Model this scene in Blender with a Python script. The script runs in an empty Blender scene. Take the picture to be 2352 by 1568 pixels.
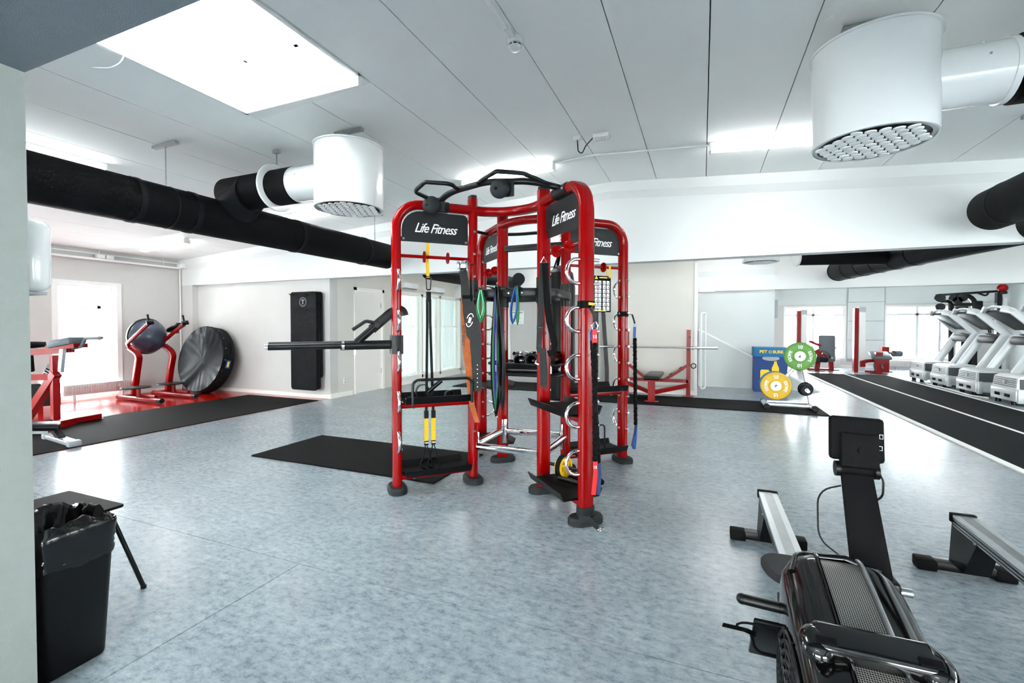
import bpy, bmesh, math, random
from mathutils import Vector, Matrix
random.seed(7)
PI = math.pi
scene = bpy.context.scene
COL = scene.collection

# ---------------------------------------------------------------- camera
FPX, CXP, CAMH = 1055.0, 1176.0, 1.35
YAW, PITCH = math.radians(22.5), math.radians(1.16)
CYP = 750 + FPX * math.tan(PITCH)
cam_d = bpy.data.cameras.new('camera')
cam_d.sensor_width = 36
cam_d.lens = FPX / 2352 * 36
cam_d.shift_y = (CYP - 784) / 2352
cam_d.clip_start = 0.05
cam = bpy.data.objects.new('camera', cam_d)
COL.objects.link(cam)
cam.location = (0, 0, CAMH)
cam.rotation_euler = (PI / 2 - PITCH, 0, YAW)
scene.camera = cam

# ---------------------------------------------------------------- world, exposure
world = bpy.data.worlds.new('world')
scene.world = world
world.use_nodes = True
wn = world.node_tree
wbg = wn.nodes['Background']
wbg.inputs['Color'].default_value = (0.96, 0.985, 1.0, 1)
wbg.inputs['Strength'].default_value = WORLD_STRENGTH = 9.0
scene.view_settings.view_transform = 'Standard'
scene.view_settings.look = 'None'
scene.view_settings.gamma = 1
scene.view_settings.use_curve_mapping = False
scene.view_settings.exposure = 1.65
scene.cycles.max_bounces = 6
scene.cycles.diffuse_bounces = 4
scene.cycles.use_adaptive_sampling = True
scene.cycles.adaptive_threshold = 0.07
scene.cycles.glossy_bounces = 2
scene.cycles.transmission_bounces = 4
scene.cycles.transparent_max_bounces = 6
scene.cycles.sample_clamp_indirect = 6

# ---------------------------------------------------------------- photo helpers (a pixel gives a direction)
FV = Vector((-math.sin(YAW) * math.cos(PITCH), math.cos(YAW) * math.cos(PITCH), -math.sin(PITCH)))
RV = Vector((math.cos(YAW), math.sin(YAW), 0))
UV = RV.cross(FV)
EYE = Vector((0, 0, CAMH))
def ray(x, y): return FV + RV * ((x - CXP) / FPX) - UV * ((y - CYP) / FPX)
def PT(x, y, t): return EYE + ray(x, y) * t
def PZ(x, y, z=0.0): d = ray(x, y); return EYE + d * ((z - CAMH) / d.z)
def PY(x, y, yy): d = ray(x, y); return EYE + d * (yy / d.y)
def PX(x, y, xx): d = ray(x, y); return EYE + d * (xx / d.x)

# ---------------------------------------------------------------- materials
def lin(h):
    h = h.lstrip('#')
    r = [int(h[i:i + 2], 16) / 255 for i in (0, 2, 4)]
    return tuple(c / 12.92 if c <= 0.04045 else ((c + 0.055) / 1.055) ** 2.4 for c in r) + (1,)
MATS = {}
def mat(name, col, rough=0.5, metal=0.0, var=0.06, scale=8.0, bump=0.0, bscale=60.0, coat=0.0, emis=0.0,
        trans=0.0, spec=0.5, stretch=None, col2=None, alpha=1.0, detail=4.0):
    m = bpy.data.materials.new(name)
    m.use_nodes = True
    nt = m.node_tree
    b = nt.nodes['Principled BSDF']
    c = lin(col)
    tc = nt.nodes.new('ShaderNodeTexCoord')
    vec = tc.outputs['Object']
    if stretch:
        mp = nt.nodes.new('ShaderNodeMapping')
        mp.inputs['Scale'].default_value = stretch
        nt.links.new(vec, mp.inputs['Vector'])
        vec = mp.outputs['Vector']
    nz = nt.nodes.new('ShaderNodeTexNoise')
    nz.inputs['Scale'].default_value = scale
    nz.inputs['Detail'].default_value = detail
    nt.links.new(vec, nz.inputs['Vector'])
    rp = nt.nodes.new('ShaderNodeValToRGB')
    rp.color_ramp.elements[0].position = 0.3
    rp.color_ramp.elements[1].position = 0.7
    c2 = lin(col2) if col2 else tuple(min(1, x * (1 + var)) for x in c[:3]) + (1,)
    c1 = tuple(x * (1 - var) for x in c[:3]) + (1,) if not col2 else c
    rp.color_ramp.elements[0].color = c1
    rp.color_ramp.elements[1].color = c2
    nt.links.new(nz.outputs['Fac'], rp.inputs['Fac'])
    nt.links.new(rp.outputs['Color'], b.inputs['Base Color'])
    b.inputs['Roughness'].default_value = rough
    b.inputs['Metallic'].default_value = metal
    b.inputs['Specular IOR Level'].default_value = spec
    b.inputs['Coat Weight'].default_value = coat
    b.inputs['Coat Roughness'].default_value = 0.08
    b.inputs['Transmission Weight'].default_value = trans
    b.inputs['Alpha'].default_value = alpha
    if emis:
        nt.links.new(rp.outputs['Color'], b.inputs['Emission Color'])
        b.inputs['Emission Strength'].default_value = emis
    if bump:
        n2 = nt.nodes.new('ShaderNodeTexNoise')
        n2.inputs['Scale'].default_value = bscale
        n2.inputs['Detail'].default_value = 3
        nt.links.new(vec, n2.inputs['Vector'])
        bp = nt.nodes.new('ShaderNodeBump')
        bp.inputs['Strength'].default_value = bump
        bp.inputs['Distance'].default_value = 0.01
        nt.links.new(n2.outputs['Fac'], bp.inputs['Height'])
        nt.links.new(bp.outputs['Normal'], b.inputs['Normal'])
    MATS[name] = m
    return m

mat('wall_paint', '#C6C5C2', 0.75, var=0.02, scale=3, bump=0.12, bscale=180)
mat('wall_cream', '#D6D3CB', 0.75, var=0.02, scale=3, bump=0.08, bscale=180)
mat('wall_grey', '#CBD0D0', 0.7, var=0.02, scale=2, bump=0.08, bscale=180)
mat('beam_paint', '#D8DAD9', 0.6, var=0.015, scale=2)
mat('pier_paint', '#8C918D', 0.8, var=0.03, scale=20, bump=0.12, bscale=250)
mat('ceiling_panel', '#F3F5F3', 0.85, var=0.02, scale=1.2, bump=0.15, bscale=90)
mat('near_beam_paint', '#626C73', 0.8, var=0.03, scale=20, bump=0.2, bscale=250)  # beam paint with the shade on the near beam put into its colour
mat('ceiling_void', '#6d7375', 0.9)
mat('white_gloss', '#ECEDEC', 0.22, var=0.01, coat=0.3)
mat('white_satin', '#ECEDEB', 0.42, var=0.015)
mat('light_grey', '#AAB0B4', 0.4, var=0.03)
mat('mid_grey', '#8E9599', 0.45, var=0.05)
mat('silver', '#D9DDDF', 0.3, metal=0.75, var=0.04, scale=5)
mat('treadmill_silver', '#D4D8DA', 0.33, metal=0.35, var=0.03)
mat('treadmill_grey', '#4C5155', 0.5, var=0.08, scale=30)
mat('chrome', '#E6E8EA', 0.07, metal=1.0, var=0.02)
mat('steel', '#B4B8BA', 0.28, metal=1.0, var=0.08, scale=30)
mat('galvanised', '#9EA3A4', 0.42, metal=0.8, var=0.15, scale=60)
mat('red_gloss', '#870001', 0.2, var=0.04, coat=0.12, spec=0.2)
mat('red_paint', '#8A0002', 0.32, var=0.05, coat=0.1, spec=0.25)
mat('red_floor_paint', '#A00802', 0.17, var=0.05, scale=1.5, spec=0.6)
mat('black_metal', '#111315', 0.36, var=0.12, scale=40, spec=0.28)
mat('black_gloss', '#040404', 0.12, var=0.1, coat=0.4)
mat('black_satin', '#050607', 0.36, spec=0.3, var=0.15, scale=20)
mat('black_matte', '#070708', 0.7, spec=0.12, var=0.25, scale=60, bump=0.15, bscale=300)
mat('rubber', '#0A0A0B', 0.62, spec=0.12, var=0.3, scale=90, bump=0.25, bscale=350)
mat('dark_grey_rubber', '#26292B', 0.6, spec=0.2, var=0.12, scale=60, bump=0.1, bscale=200)
mat('sign_grey', '#1E2022', 0.42, spec=0.22, var=0.12, scale=120, bump=0.1, bscale=400)
mat('duct_black', '#0B0C0D', 0.62, spec=0.12, var=0.35, scale=70, bump=0.5, bscale=160)
mat('duct_rib', '#121416', 0.55, spec=0.18, var=0.3, scale=120)
mat('carpet', '#060708', 0.95, spec=0.1, col2='#23272a', scale=170, bump=0.6, bscale=260, detail=6)
mat('carpet_line', '#F0F0EC', 0.85, var=0.03)
mat('mat_black', '#070708', 0.75, spec=0.12, var=0.35, scale=140, bump=0.3, bscale=400)
mat('vinyl_black', '#0E0F11', 0.3, spec=0.25, var=0.2, scale=6, bump=0.25, bscale=12)
mat('tarp_black', '#1E2328', 0.34, spec=0.3, var=0.3, scale=5, bump=0.1, bscale=40)
mat('foam_black', '#141618', 0.72, spec=0.15, var=0.35, scale=9, bump=0.3, bscale=120)
mat('bin_bag', '#050506', 0.16, spec=0.6, var=0.2, scale=12, bump=0.2, bscale=25)
mat('chair_wood', '#070708', 0.55, spec=0.1, var=0.35, scale=14, stretch=(1, 9, 1), bump=0.1, bscale=60)
mat('yellow', '#DDAE00', 0.45, var=0.06)
mat('yellow_web', '#DCAF04', 0.7, var=0.12, scale=80)
mat('green_rubber', '#05703A', 0.5, var=0.1)
mat('green_light', '#7fd6a6', 0.5, var=0.1)
mat('blue_rubber', '#0C4690', 0.5, var=0.12)
mat('purple_rubber', '#2a2a72', 0.5, var=0.1)
mat('navy', '#1b3566', 0.5, var=0.1)
mat('red_web', '#D01C1C', 0.6, var=0.08)
mat('leather_tan', '#A4521F', 0.55, spec=0.2, var=0.2, scale=30, bump=0.15, bscale=120)
mat('leather_black', '#090A0A', 0.4, spec=0.2, var=0.2, scale=40, bump=0.2, bscale=120)
mat('lime', '#4E8F16', 0.4, var=0.12, scale=6)
mat('plate_yellow', '#D9AE00', 0.4, var=0.06, scale=6)
mat('plate_blue', '#256FA8', 0.4, var=0.08)
mat('box_blue', '#053A7E', 0.55, var=0.03)
mat('box_cyan', '#036B9E', 0.55, var=0.03)
mat('print_yellow', '#FBD22E', 0.6, var=0.02)
mat('print_white', '#F4F4F2', 0.6, var=0.02)
mat('print_black', '#0d0d0d', 0.6, var=0.02)
mat('print_grey', '#8d9296', 0.6, var=0.02)
mat('print_green', '#4c9a72', 0.6, var=0.02)
mat('bosu_blue', '#3B4656', 0.24, var=0.12, scale=4, coat=0.2)
mat('upholstery_grey', '#5F686D', 0.5, spec=0.25, var=0.08, scale=30)
mat('radiator_white', '#CFCAC8', 0.4, var=0.01)
mat('curtain', '#DDE8E6', 0.9, var=0.05, scale=4)
mat('outside_white', '#f2f6f8', 0.9, var=0.03, scale=0.3)
mat('tube_glow', '#ffffff', 0.5, var=0.0, emis=10.0)
mat('door_paint', '#F1EEE8', 0.45, var=0.01)
mat('brass_knob', '#6b5a45', 0.4, metal=0.7)

def floor_material(name, ca, cb, cc, rough, seedshift):
    m = bpy.data.materials.new(name)
    m.use_nodes = True
    nt = m.node_tree
    b = nt.nodes['Principled BSDF']
    geo = nt.nodes.new('ShaderNodeNewGeometry')
    def noise(scale, sc, det, rgh=0.6):
        mp = nt.nodes.new('ShaderNodeMapping')
        mp.inputs['Scale'].default_value = sc
        mp.inputs['Location'].default_value = (seedshift, seedshift * 2, 0)
        nt.links.new(geo.outputs['Position'], mp.inputs['Vector'])
        n = nt.nodes.new('ShaderNodeTexNoise')
        n.inputs['Scale'].default_value = scale
        n.inputs['Detail'].default_value = det
        n.inputs['Roughness'].default_value = rgh
        nt.links.new(mp.outputs['Vector'], n.inputs['Vector'])
        return n
    n1 = noise(17, (1, 1.6, 1), 10, 0.80)
    n2 = noise(2.2, (1, 1.5, 1), 5, 0.6)
    r1 = nt.nodes.new('ShaderNodeValToRGB')
    e = r1.color_ramp.elements
    e[0].position = 0.33; e[0].color = lin(ca)
    e[1].position = 0.66; e[1].color = lin(cc)
    k = e.new(0.48); k.color = lin(cb)
    nt.links.new(n1.outputs['Fac'], r1.inputs['Fac'])
    mx = nt.nodes.new('ShaderNodeMix')
    mx.data_type = 'RGBA'; mx.blend_type = 'OVERLAY'
    mx.inputs['Factor'].default_value = 0.35
    nt.links.new(r1.outputs['Color'], mx.inputs[6])
    r2 = nt.nodes.new('ShaderNodeValToRGB')
    r2.color_ramp.elements[0].position = 0.35; r2.color_ramp.elements[0].color = (0.36, 0.37, 0.38, 1)
    r2.color_ramp.elements[1].position = 0.65; r2.color_ramp.elements[1].color = (0.62, 0.62, 0.60, 1)
    nt.links.new(n2.outputs['Fac'], r2.inputs['Fac'])
    nt.links.new(r2.outputs['Color'], mx.inputs[7])
    nt.links.new(mx.outputs[2], b.inputs['Base Color'])
    rr = nt.nodes.new('ShaderNodeMapRange')
    rr.inputs['To Min'].default_value = rough - 0.06
    rr.inputs['To Max'].default_value = rough + 0.08
    nt.links.new(n1.outputs['Fac'], rr.inputs['Value'])
    nt.links.new(rr.outputs['Result'], b.inputs['Roughness'])
    b.inputs['Specular IOR Level'].default_value = 0.55
    bp = nt.nodes.new('ShaderNodeBump')
    bp.inputs['Strength'].default_value = 0.05
    bp.inputs['Distance'].default_value = 0.01
    nt.links.new(n1.outputs['Fac'], bp.inputs['Height'])
    nt.links.new(bp.outputs['Normal'], b.inputs['Normal'])
    MATS[name] = m
floor_material('vinyl_floor', '#566570', '#87929a', '#a0a9ae', 0.22, 0.0)

def mesh_grille(name):
    # perforated sheet: round holes punched on a grid, dark behind
    m = bpy.data.materials.new(name)
    m.use_nodes = True
    nt = m.node_tree
    b = nt.nodes['Principled BSDF']
    tc = nt.nodes.new('ShaderNodeTexCoord')
    vo = nt.nodes.new('ShaderNodeTexVoronoi')
    vo.voronoi_dimensions = '2D'
    vo.inputs['Scale'].default_value = 190
    vo.inputs['Randomness'].default_value = 0.0
    nt.links.new(tc.outputs['Object'], vo.inputs['Vector'])
    rp = nt.nodes.new('ShaderNodeValToRGB')
    rp.color_ramp.elements[0].position = 0.36; rp.color_ramp.elements[0].color = (0.015, 0.015, 0.015, 1)
    rp.color_ramp.elements[1].position = 0.42; rp.color_ramp.elements[1].color = (0.42, 0.41, 0.38, 1)
    nt.links.new(vo.outputs['Distance'], rp.inputs['Fac'])
    nt.links.new(rp.outputs['Color'], b.inputs['Base Color'])
    b.inputs['Metallic'].default_value = 0.7
    b.inputs['Roughness'].default_value = 0.35
    MATS[name] = m
mesh_grille('perforated')

def glass_material(name, tint, mixf, rough):
    m = bpy.data.materials.new(name)
    m.use_nodes = True
    nt = m.node_tree
    nt.nodes.remove(nt.nodes['Principled BSDF'])
    out = nt.nodes['Material Output']
    tr = nt.nodes.new('ShaderNodeBsdfTransparent')
    tr.inputs['Color'].default_value = tint
    gl = nt.nodes.new('ShaderNodeBsdfGlossy')
    gl.inputs['Roughness'].default_value = rough
    mx = nt.nodes.new('ShaderNodeMixShader')
    mx.inputs['Fac'].default_value = mixf
    nt.links.new(tr.outputs['BSDF'], mx.inputs[1])
    nt.links.new(gl.outputs['BSDF'], mx.inputs[2])
    nt.links.new(mx.outputs['Shader'], out.inputs['Surface'])
    MATS[name] = m
def curtain_material():
    m = bpy.data.materials.new('curtain_cloth')
    m.use_nodes = True
    nt = m.node_tree
    b = nt.nodes['Principled BSDF']
    b.inputs['Base Color'].default_value = (0.84, 0.87, 0.86, 1)
    b.inputs['Roughness'].default_value = 0.9
    tl = nt.nodes.new('ShaderNodeBsdfTranslucent')
    tl.inputs['Color'].default_value = (0.80, 0.83, 0.82, 1)
    mx = nt.nodes.new('ShaderNodeMixShader')
    mx.inputs['Fac'].default_value = 0.35
    nt.links.new(b.outputs['BSDF'], mx.inputs[1])
    nt.links.new(tl.outputs['BSDF'], mx.inputs[2])
    nt.links.new(mx.outputs['Shader'], nt.nodes['Material Output'].inputs['Surface'])
    MATS['curtain_cloth'] = m
curtain_material()
glass_material('window_glass', (0.97, 0.99, 0.99, 1), 0.06, 0.02)
glass_material('partition_glass', (0.93, 0.97, 0.96, 1), 0.10, 0.03)

# ---------------------------------------------------------------- mesh helpers
def fillet(pts, r, n=6, closed=False):
    pts = [Vector(p) for p in pts]
    out = []
    N = len(pts)
    for i, p in enumerate(pts):
        if not closed and i in (0, N - 1):
            out.append(p); continue
        a, c = pts[i - 1] - p, pts[(i + 1) % N] - p
        la, lc = a.length, c.length
        a.normalize(); c.normalize()
        ang = a.angle(c)
        if ang > PI - 0.02 or ang < 0.02:
            out.append(p); continue
        d = min(r / math.tan(ang / 2), la * 0.49 if (closed or 0 < i - 1) else la * 0.95, lc * 0.49 if (closed or i + 1 < N - 1) else lc * 0.95)
        rr = d * math.tan(ang / 2)
        bis = (a + c).normalized()
        cen = p + bis * (rr / math.sin(ang / 2))
        s, e = p + a * d - cen, p + c * d - cen
        tot = s.angle(e)
        ax = s.cross(e)
        if ax.length < 1e-9:
            out.append(p); continue
        ax.normalize()
        for k in range(n + 1):
            out.append(cen + Matrix.Rotation(tot * k / n, 3, ax) @ s)
    return out

def circ(r, n=10): return [(r * math.cos(2 * PI * k / n), r * math.sin(2 * PI * k / n)) for k in range(n)]
def rrect(w, h, r, n=3):
    o = []
    for cx_, cy_, a0 in ((w / 2 - r, h / 2 - r, 0), (-w / 2 + r, h / 2 - r, PI / 2), (-w / 2 + r, -h / 2 + r, PI), (w / 2 - r, -h / 2 + r, 1.5 * PI)):
        for k in range(n + 1):
            a = a0 + PI / 2 * k / n
            o.append((cx_ + r * math.cos(a), cy_ + r * math.sin(a)))
    return o

def frame(x=None, y=None, z=None, o=(0, 0, 0)):
    """matrix from given local axes (two given, third derived)"""
    if z is None: x, y = Vector(x).normalized(), Vector(y).normalized(); z = x.cross(y).normalized(); y = z.cross(x)
    elif y is None: x, z = Vector(x).normalized(), Vector(z).normalized(); y = z.cross(x).normalized(); z = x.cross(y)
    else: y, z = Vector(y).normalized(), Vector(z).normalized(); x = y.cross(z).normalized(); z = x.cross(y)
    m = Matrix((x, y, z)).transposed().to_4x4()
    m.translation = Vector(o)
    return m
def RZ(a, o=(0, 0, 0)): return Matrix.Translation(Vector(o)) @ Matrix.Rotation(a, 4, 'Z')

ROOT = {}
class MB:
    def __init__(s): s.bm = bmesh.new()
    def mark(s): return len(s.bm.verts)
    def box(s, c, d, m=None, bev=0.0, seg=2):
        mm = (m or Matrix()) @ Matrix.Translation(Vector(c)) @ Matrix.Diagonal((d[0], d[1], d[2], 1))
        if bev <= 0:
            bmesh.ops.create_cube(s.bm, size=1.0, matrix=mm)
            return s
        t = bmesh.new()
        bmesh.ops.create_cube(t, size=1.0, matrix=Matrix.Diagonal((d[0], d[1], d[2], 1)))
        bmesh.ops.bevel(t, geom=t.edges[:], offset=bev, segments=seg, affect='EDGES', profile=0.5)
        s._merge(t, (m or Matrix()) @ Matrix.Translation(Vector(c)))
        return s
    def _merge(s, t, m):
        t.verts.ensure_lookup_table()
        vs = [s.bm.verts.new(m @ v.co) for v in t.verts]
        t.verts.index_update()
        for f in t.faces:
            try: s.bm.faces.new([vs[v.index] for v in f.verts])
            except ValueError: pass
        t.free()
    def bb(s, a, b, bev=0.0):
        a, b = Vector(a), Vector(b)
        return s.box((a + b) / 2, [abs(b[i] - a[i]) for i in range(3)], bev=bev)
    def sweep(s, pts, prof, up=None, closed=False, cap=True, scale=None):
        pts = [Vector(p) for p in pts]
        P = [pts[0]]
        for p in pts[1:]:
            if (p - P[-1]).length > 1e-6: P.append(p)
        if closed and (P[0] - P[-1]).length < 1e-6: P.pop()
        N = len(P)
        T = []
        for i in range(N):
            if closed: t = (P[(i + 1) % N] - P[i]).normalized() + (P[i] - P[i - 1]).normalized()
            else:
                t = Vector()
                if i < N - 1: t += (P[i + 1] - P[i]).normalized()
                if i > 0: t += (P[i] - P[i - 1]).normalized()
            T.append(t.normalized() if t.length > 1e-9 else (P[(i + 1) % N] - P[i]).normalized())
        u = Vector(up) if up is not None else (Vector((0, 0, 1)) if abs(T[0].z) < 0.9 else Vector((1, 0, 0)))
        u = (u - T[0] * u.dot(T[0])).normalized()
        rings = []
        for i in range(N):
            if i:
                q = T[i - 1].rotation_difference(T[i])
                u = q @ u
                u = (u - T[i] * u.dot(T[i])).normalized()
            w = T[i].cross(u)
            k = scale[i] if scale else 1.0
            # mitre widening for sharp corners
            rings.append([s.bm.verts.new(P[i] + (w * a + u * b) * k) for a, b in prof])
        n = len(prof)
        for i in range(N if closed else N - 1):
            A, B = rings[i], rings[(i + 1) % N]
            for j in range(n):
                s.bm.faces.new((A[j], A[(j + 1) % n], B[(j + 1) % n], B[j]))
        if cap and not closed:
            s.bm.faces.new(rings[0][::-1]); s.bm.faces.new(rings[-1])
        return s
    def tube(s, pts, r, n=10, fil=0, closed=False, up=None, fn=5):
        if fil: pts = fillet(pts, fil, fn, closed)
        return s.sweep(pts, circ(r, n), up=up, closed=closed)
    def beam(s, a, b, w, h, up=(0, 0, 1), bev=0.0):
        return s.sweep([a, b], rrect(w, h, bev, 2) if bev else [(w / 2, h / 2), (-w / 2, h / 2), (-w / 2, -h / 2), (w / 2, -h / 2)], up=up)
    def ribbon(s, pts, w, th, up):
        """flat strap: width along `up`"""
        return s.sweep(pts, [(th / 2, w / 2), (-th / 2, w / 2), (-th / 2, -w / 2), (th / 2, -w / 2)], up=up)
    def lathe(s, prof, m=None, n=24, closed=False):
        m = m or Matrix()
        rings = []
        for r, z in prof:
            if r < 1e-6: rings.append([s.bm.verts.new(m @ Vector((0, 0, z)))])
            else: rings.append([s.bm.verts.new(m @ Vector((r * math.cos(2 * PI * k / n), r * math.sin(2 * PI * k / n), z))) for k in range(n)])
        L = len(rings)
        for i in range(L if closed else L - 1):
            A, B = rings[i], rings[(i + 1) % L]
            for j in range(n):
                a0, a1, b0, b1 = A[j % len(A)], A[(j + 1) % len(A)], B[j % len(B)], B[(j + 1) % len(B)]
                f = []
                for v in (a0, a1, b1, b0):
                    if v not in f: f.append(v)
                if len(f) > 2:
                    try: s.bm.faces.new(f)
                    except ValueError: pass
        return s
    def cyl(s, a, b, r, n=16, r2=None):
        a, b = Vector(a), Vector(b)
        z = (b - a).normalized()
        x = z.orthogonal()
        m = frame(x=x, z=z, o=a)
        L = (b - a).length
        r2 = r if r2 is None else r2
        return s.lathe([(0, 0), (r, 0), (r2, L), (0, L)], m, n)
    def sphere(s, c, r, n=16, k=8, sc=(1, 1, 1), m=None):
        mm = (m or Matrix()) @ Matrix.Translation(Vector(c)) @ Matrix.Diagonal((sc[0], sc[1], sc[2], 1))
        return s.lathe([(r * math.sin(PI * i / k), -r * math.cos(PI * i / k)) for i in range(k + 1)], mm, n)
    def prism(s, poly, d0, d1, m=None):
        """polygon in local xy extruded along local z from d0 to d1"""
        m = m or Matrix()
        A = [s.bm.verts.new(m @ Vector((x, y, d0))) for x, y in poly]
        B = [s.bm.verts.new(m @ Vector((x, y, d1))) for x, y in poly]
        n = len(poly)
        s.bm.faces.new(A[::-1]); s.bm.faces.new(B)
        for i in range(n): s.bm.faces.new((A[i], A[(i + 1) % n], B[(i + 1) % n], B[i]))
        return s
    def rings(s, rs, cap=True, closed_u=True):
        R = [[s.bm.verts.new(Vector(p)) for p in r] for r in rs]
        n = len(R[0])
        for i in range(len(R) - 1):
            for j in range(n if closed_u else n - 1):
                s.bm.faces.new((R[i][j], R[i][(j + 1) % n], R[i + 1][(j + 1) % n], R[i + 1][j]))
        if cap:
            s.bm.faces.new(R[0][::-1]); s.bm.faces.new(R[-1])
        return s
    def text(s, txt, size, m, shear=0.0, bold=0.0, ext=0.0006, align='CENTER', sx=1.0, space=1.0):
        cu = bpy.data.curves.new('txt', 'FONT')
        cu.body = txt; cu.size = size; cu.shear = shear; cu.offset = bold * size; cu.extrude = ext
        cu.align_x = align; cu.align_y = 'CENTER'; cu.resolution_u = 2; cu.space_character = space
        o = bpy.data.objects.new('txt', cu)
        me = bpy.data.meshes.new_from_object(o)
        t = bmesh.new(); t.from_mesh(me)
        s._merge(t, m @ Matrix.Diagonal((sx, 1, 1, 1)))
        bpy.data.objects.remove(o); bpy.data.curves.remove(cu); bpy.data.meshes.remove(me)
        return s
    def xform(s, m):
        bmesh.ops.transform(s.bm, matrix=m, verts=s.bm.verts[:])
        return s
    def mesh(s, name, material, smooth=38, sub=None):
        bmesh.ops.recalc_face_normals(s.bm, faces=s.bm.faces[:])
        me = bpy.data.meshes.new(name)
        s.bm.to_mesh(me); s.bm.free()
        me.materials.append(MATS[material])
        if smooth and len(me.polygons):
            me.shade_smooth()
            me.set_sharp_from_angle(angle=math.radians(smooth))
        return me
    def part(s, name, material, parent, world=False, label=None, kind=None, smooth=38):
        if world and parent is not None:
            r = parent
            while r.parent: r = r.parent
            s.xform(ROOT[r.name].inverted())
        o = bpy.data.objects.new(name, s.mesh(name, material, smooth))
        COL.objects.link(o)
        o.parent = parent
        if label: o['label'] = label
        if kind: o['kind'] = kind
        return o
    def solo(s, name, material, label, cat, group=None, loc=None, smooth=38, kind=None):
        """a thing that is one mesh; geometry in world space, origin put at loc (its base)"""
        if loc is not None: s.xform(Matrix.Translation(-Vector(loc)))
        o = bpy.data.objects.new(name, s.mesh(name, material, smooth))
        COL.objects.link(o)
        if loc is not None: o.location = loc
        ROOT[o.name] = Matrix.Translation(Vector(loc)) if loc is not None else Matrix()
        if label: o['label'] = label
        if cat: o['category'] = cat
        if group: o['group'] = group
        if kind: o['kind'] = kind
        return o
    def struct(s, name, material, label=None, smooth=0):
        o = bpy.data.objects.new(name, s.mesh(name, material, smooth))
        COL.objects.link(o)
        ROOT[o.name] = Matrix()
        o['kind'] = 'structure'
        if label: o['label'] = label
        return o

def thing(name, label, cat, loc=(0, 0, 0), rotz=0.0, group=None):
    o = bpy.data.objects.new(name, None)
    o.empty_display_size = 0.1
    COL.objects.link(o)
    o.location = loc; o.rotation_euler = (0, 0, rotz)
    o['label'] = label; o['category'] = cat
    if group: o['group'] = group
    ROOT[o.name] = RZ(rotz, loc)
    return o
def clone(o, parent=None):
    c = o.copy()
    COL.objects.link(c)
    c.parent = parent
    for ch in list(o.children): clone(ch, c)
    return c
def dup(root, loc, rotz, label, group=None):
    c = clone(root)
    c.location = loc; c.rotation_euler = (0, 0, rotz)
    c['label'] = label
    if group: c['group'] = group
    ROOT[c.name] = RZ(rotz, loc)
    return c
def linked(name, me, parent, m=None):
    o = bpy.data.objects.new(name, me)
    COL.objects.link(o)
    o.parent = parent
    if m is not None: o.matrix_local = m
    return o
def V(*a): return Vector(a)
# ================================================================= SETTING
XL, XR, YB, YF = -10.5, 8.4, -4.0, 18.2
RIDGE, ZR, SLOPE = -1.19, 3.355, 0.0625
def cz(x): return ZR - SLOPE * abs(x - RIDGE)
BEAM_Z = 2.24

# floor: sub floor with vinyl sheets laid on it
fl = MB().bb((XL - .3, YB - .3, -.15), (XR + .3, YF + .3, -.012)).struct('floor', 'mid_grey')
ys = [YB] + [-2.07 + 2 * k for k in range(11) if -2.07 + 2 * k < YF] + [YF]
for i in range(len(ys) - 1):
    xs = [XL, -2.11, 4.6, XR] if ys[i + 1] < 2 else ([XL, XR] if i % 2 else [XL, 5.2, XR])
    for j in range(len(xs) - 1):
        MB().bb((xs[j] + .002, ys[i] + .002, -.012), (xs[j + 1] - .002, ys[i + 1] - .002, 0)).part('vinyl_sheet', 'vinyl_floor', fl, smooth=0)

# ceiling: roof slabs above, long panels below
SKX0, SKX1, SKY0, SKY1 = RIDGE - 4 * .621, RIDGE - 2 * .621, 1.55, 2.85
rb = MB()
def slope_slab(mb, x0, x1, y0, y1, dz0, dz1):
    v = []
    for z in (dz0, dz1):
        for x, y in ((x0, y0), (x1, y0), (x1, y1), (x0, y1)): v.append(mb.bm.verts.new((x, y, cz(x) + z)))
    for f in ((3, 2, 1, 0), (4, 5, 6, 7), (0, 1, 5, 4), (1, 2, 6, 5), (2, 3, 7, 6), (3, 0, 4, 7)): mb.bm.faces.new([v[k] for k in f])
slope_slab(rb, XL - .3, SKX0, YB - .3, YF + .3, .06, .3)
slope_slab(rb, SKX1, RIDGE, YB - .3, YF + .3, .06, .3)
slope_slab(rb, RIDGE, XR + .3, YB - .3, YF + .3, .06, .3)
slope_slab(rb, SKX0, SKX1, YB - .3, SKY0, .06, .3)
slope_slab(rb, SKX0, SKX1, SKY1, YF + .3, .06, .3)
ce = rb.struct('ceiling', 'ceiling_void')
xs = [RIDGE]
while xs[0] > XL: xs.insert(0, xs[0] - .621)
while xs[-1] < XR: xs.append(xs[-1] + .61)
xs[0], xs[-1] = XL, XR
for i in range(len(xs) - 1):
    x0, x1 = xs[i] + .004, xs[i + 1] - .004
    segs = [(YB, YF)] if not (SKX0 - .01 <= xs[i] < SKX1 - .01) else [(YB, SKY0 - .05), (SKY1 + .10, YF)]
    for y0, y1 in segs:
        p = MB(); slope_slab(p, x0, x1, y0, y1, 0, .05)
        p.part('ceiling_panel', 'ceiling_panel', ce, smooth=0)

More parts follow.
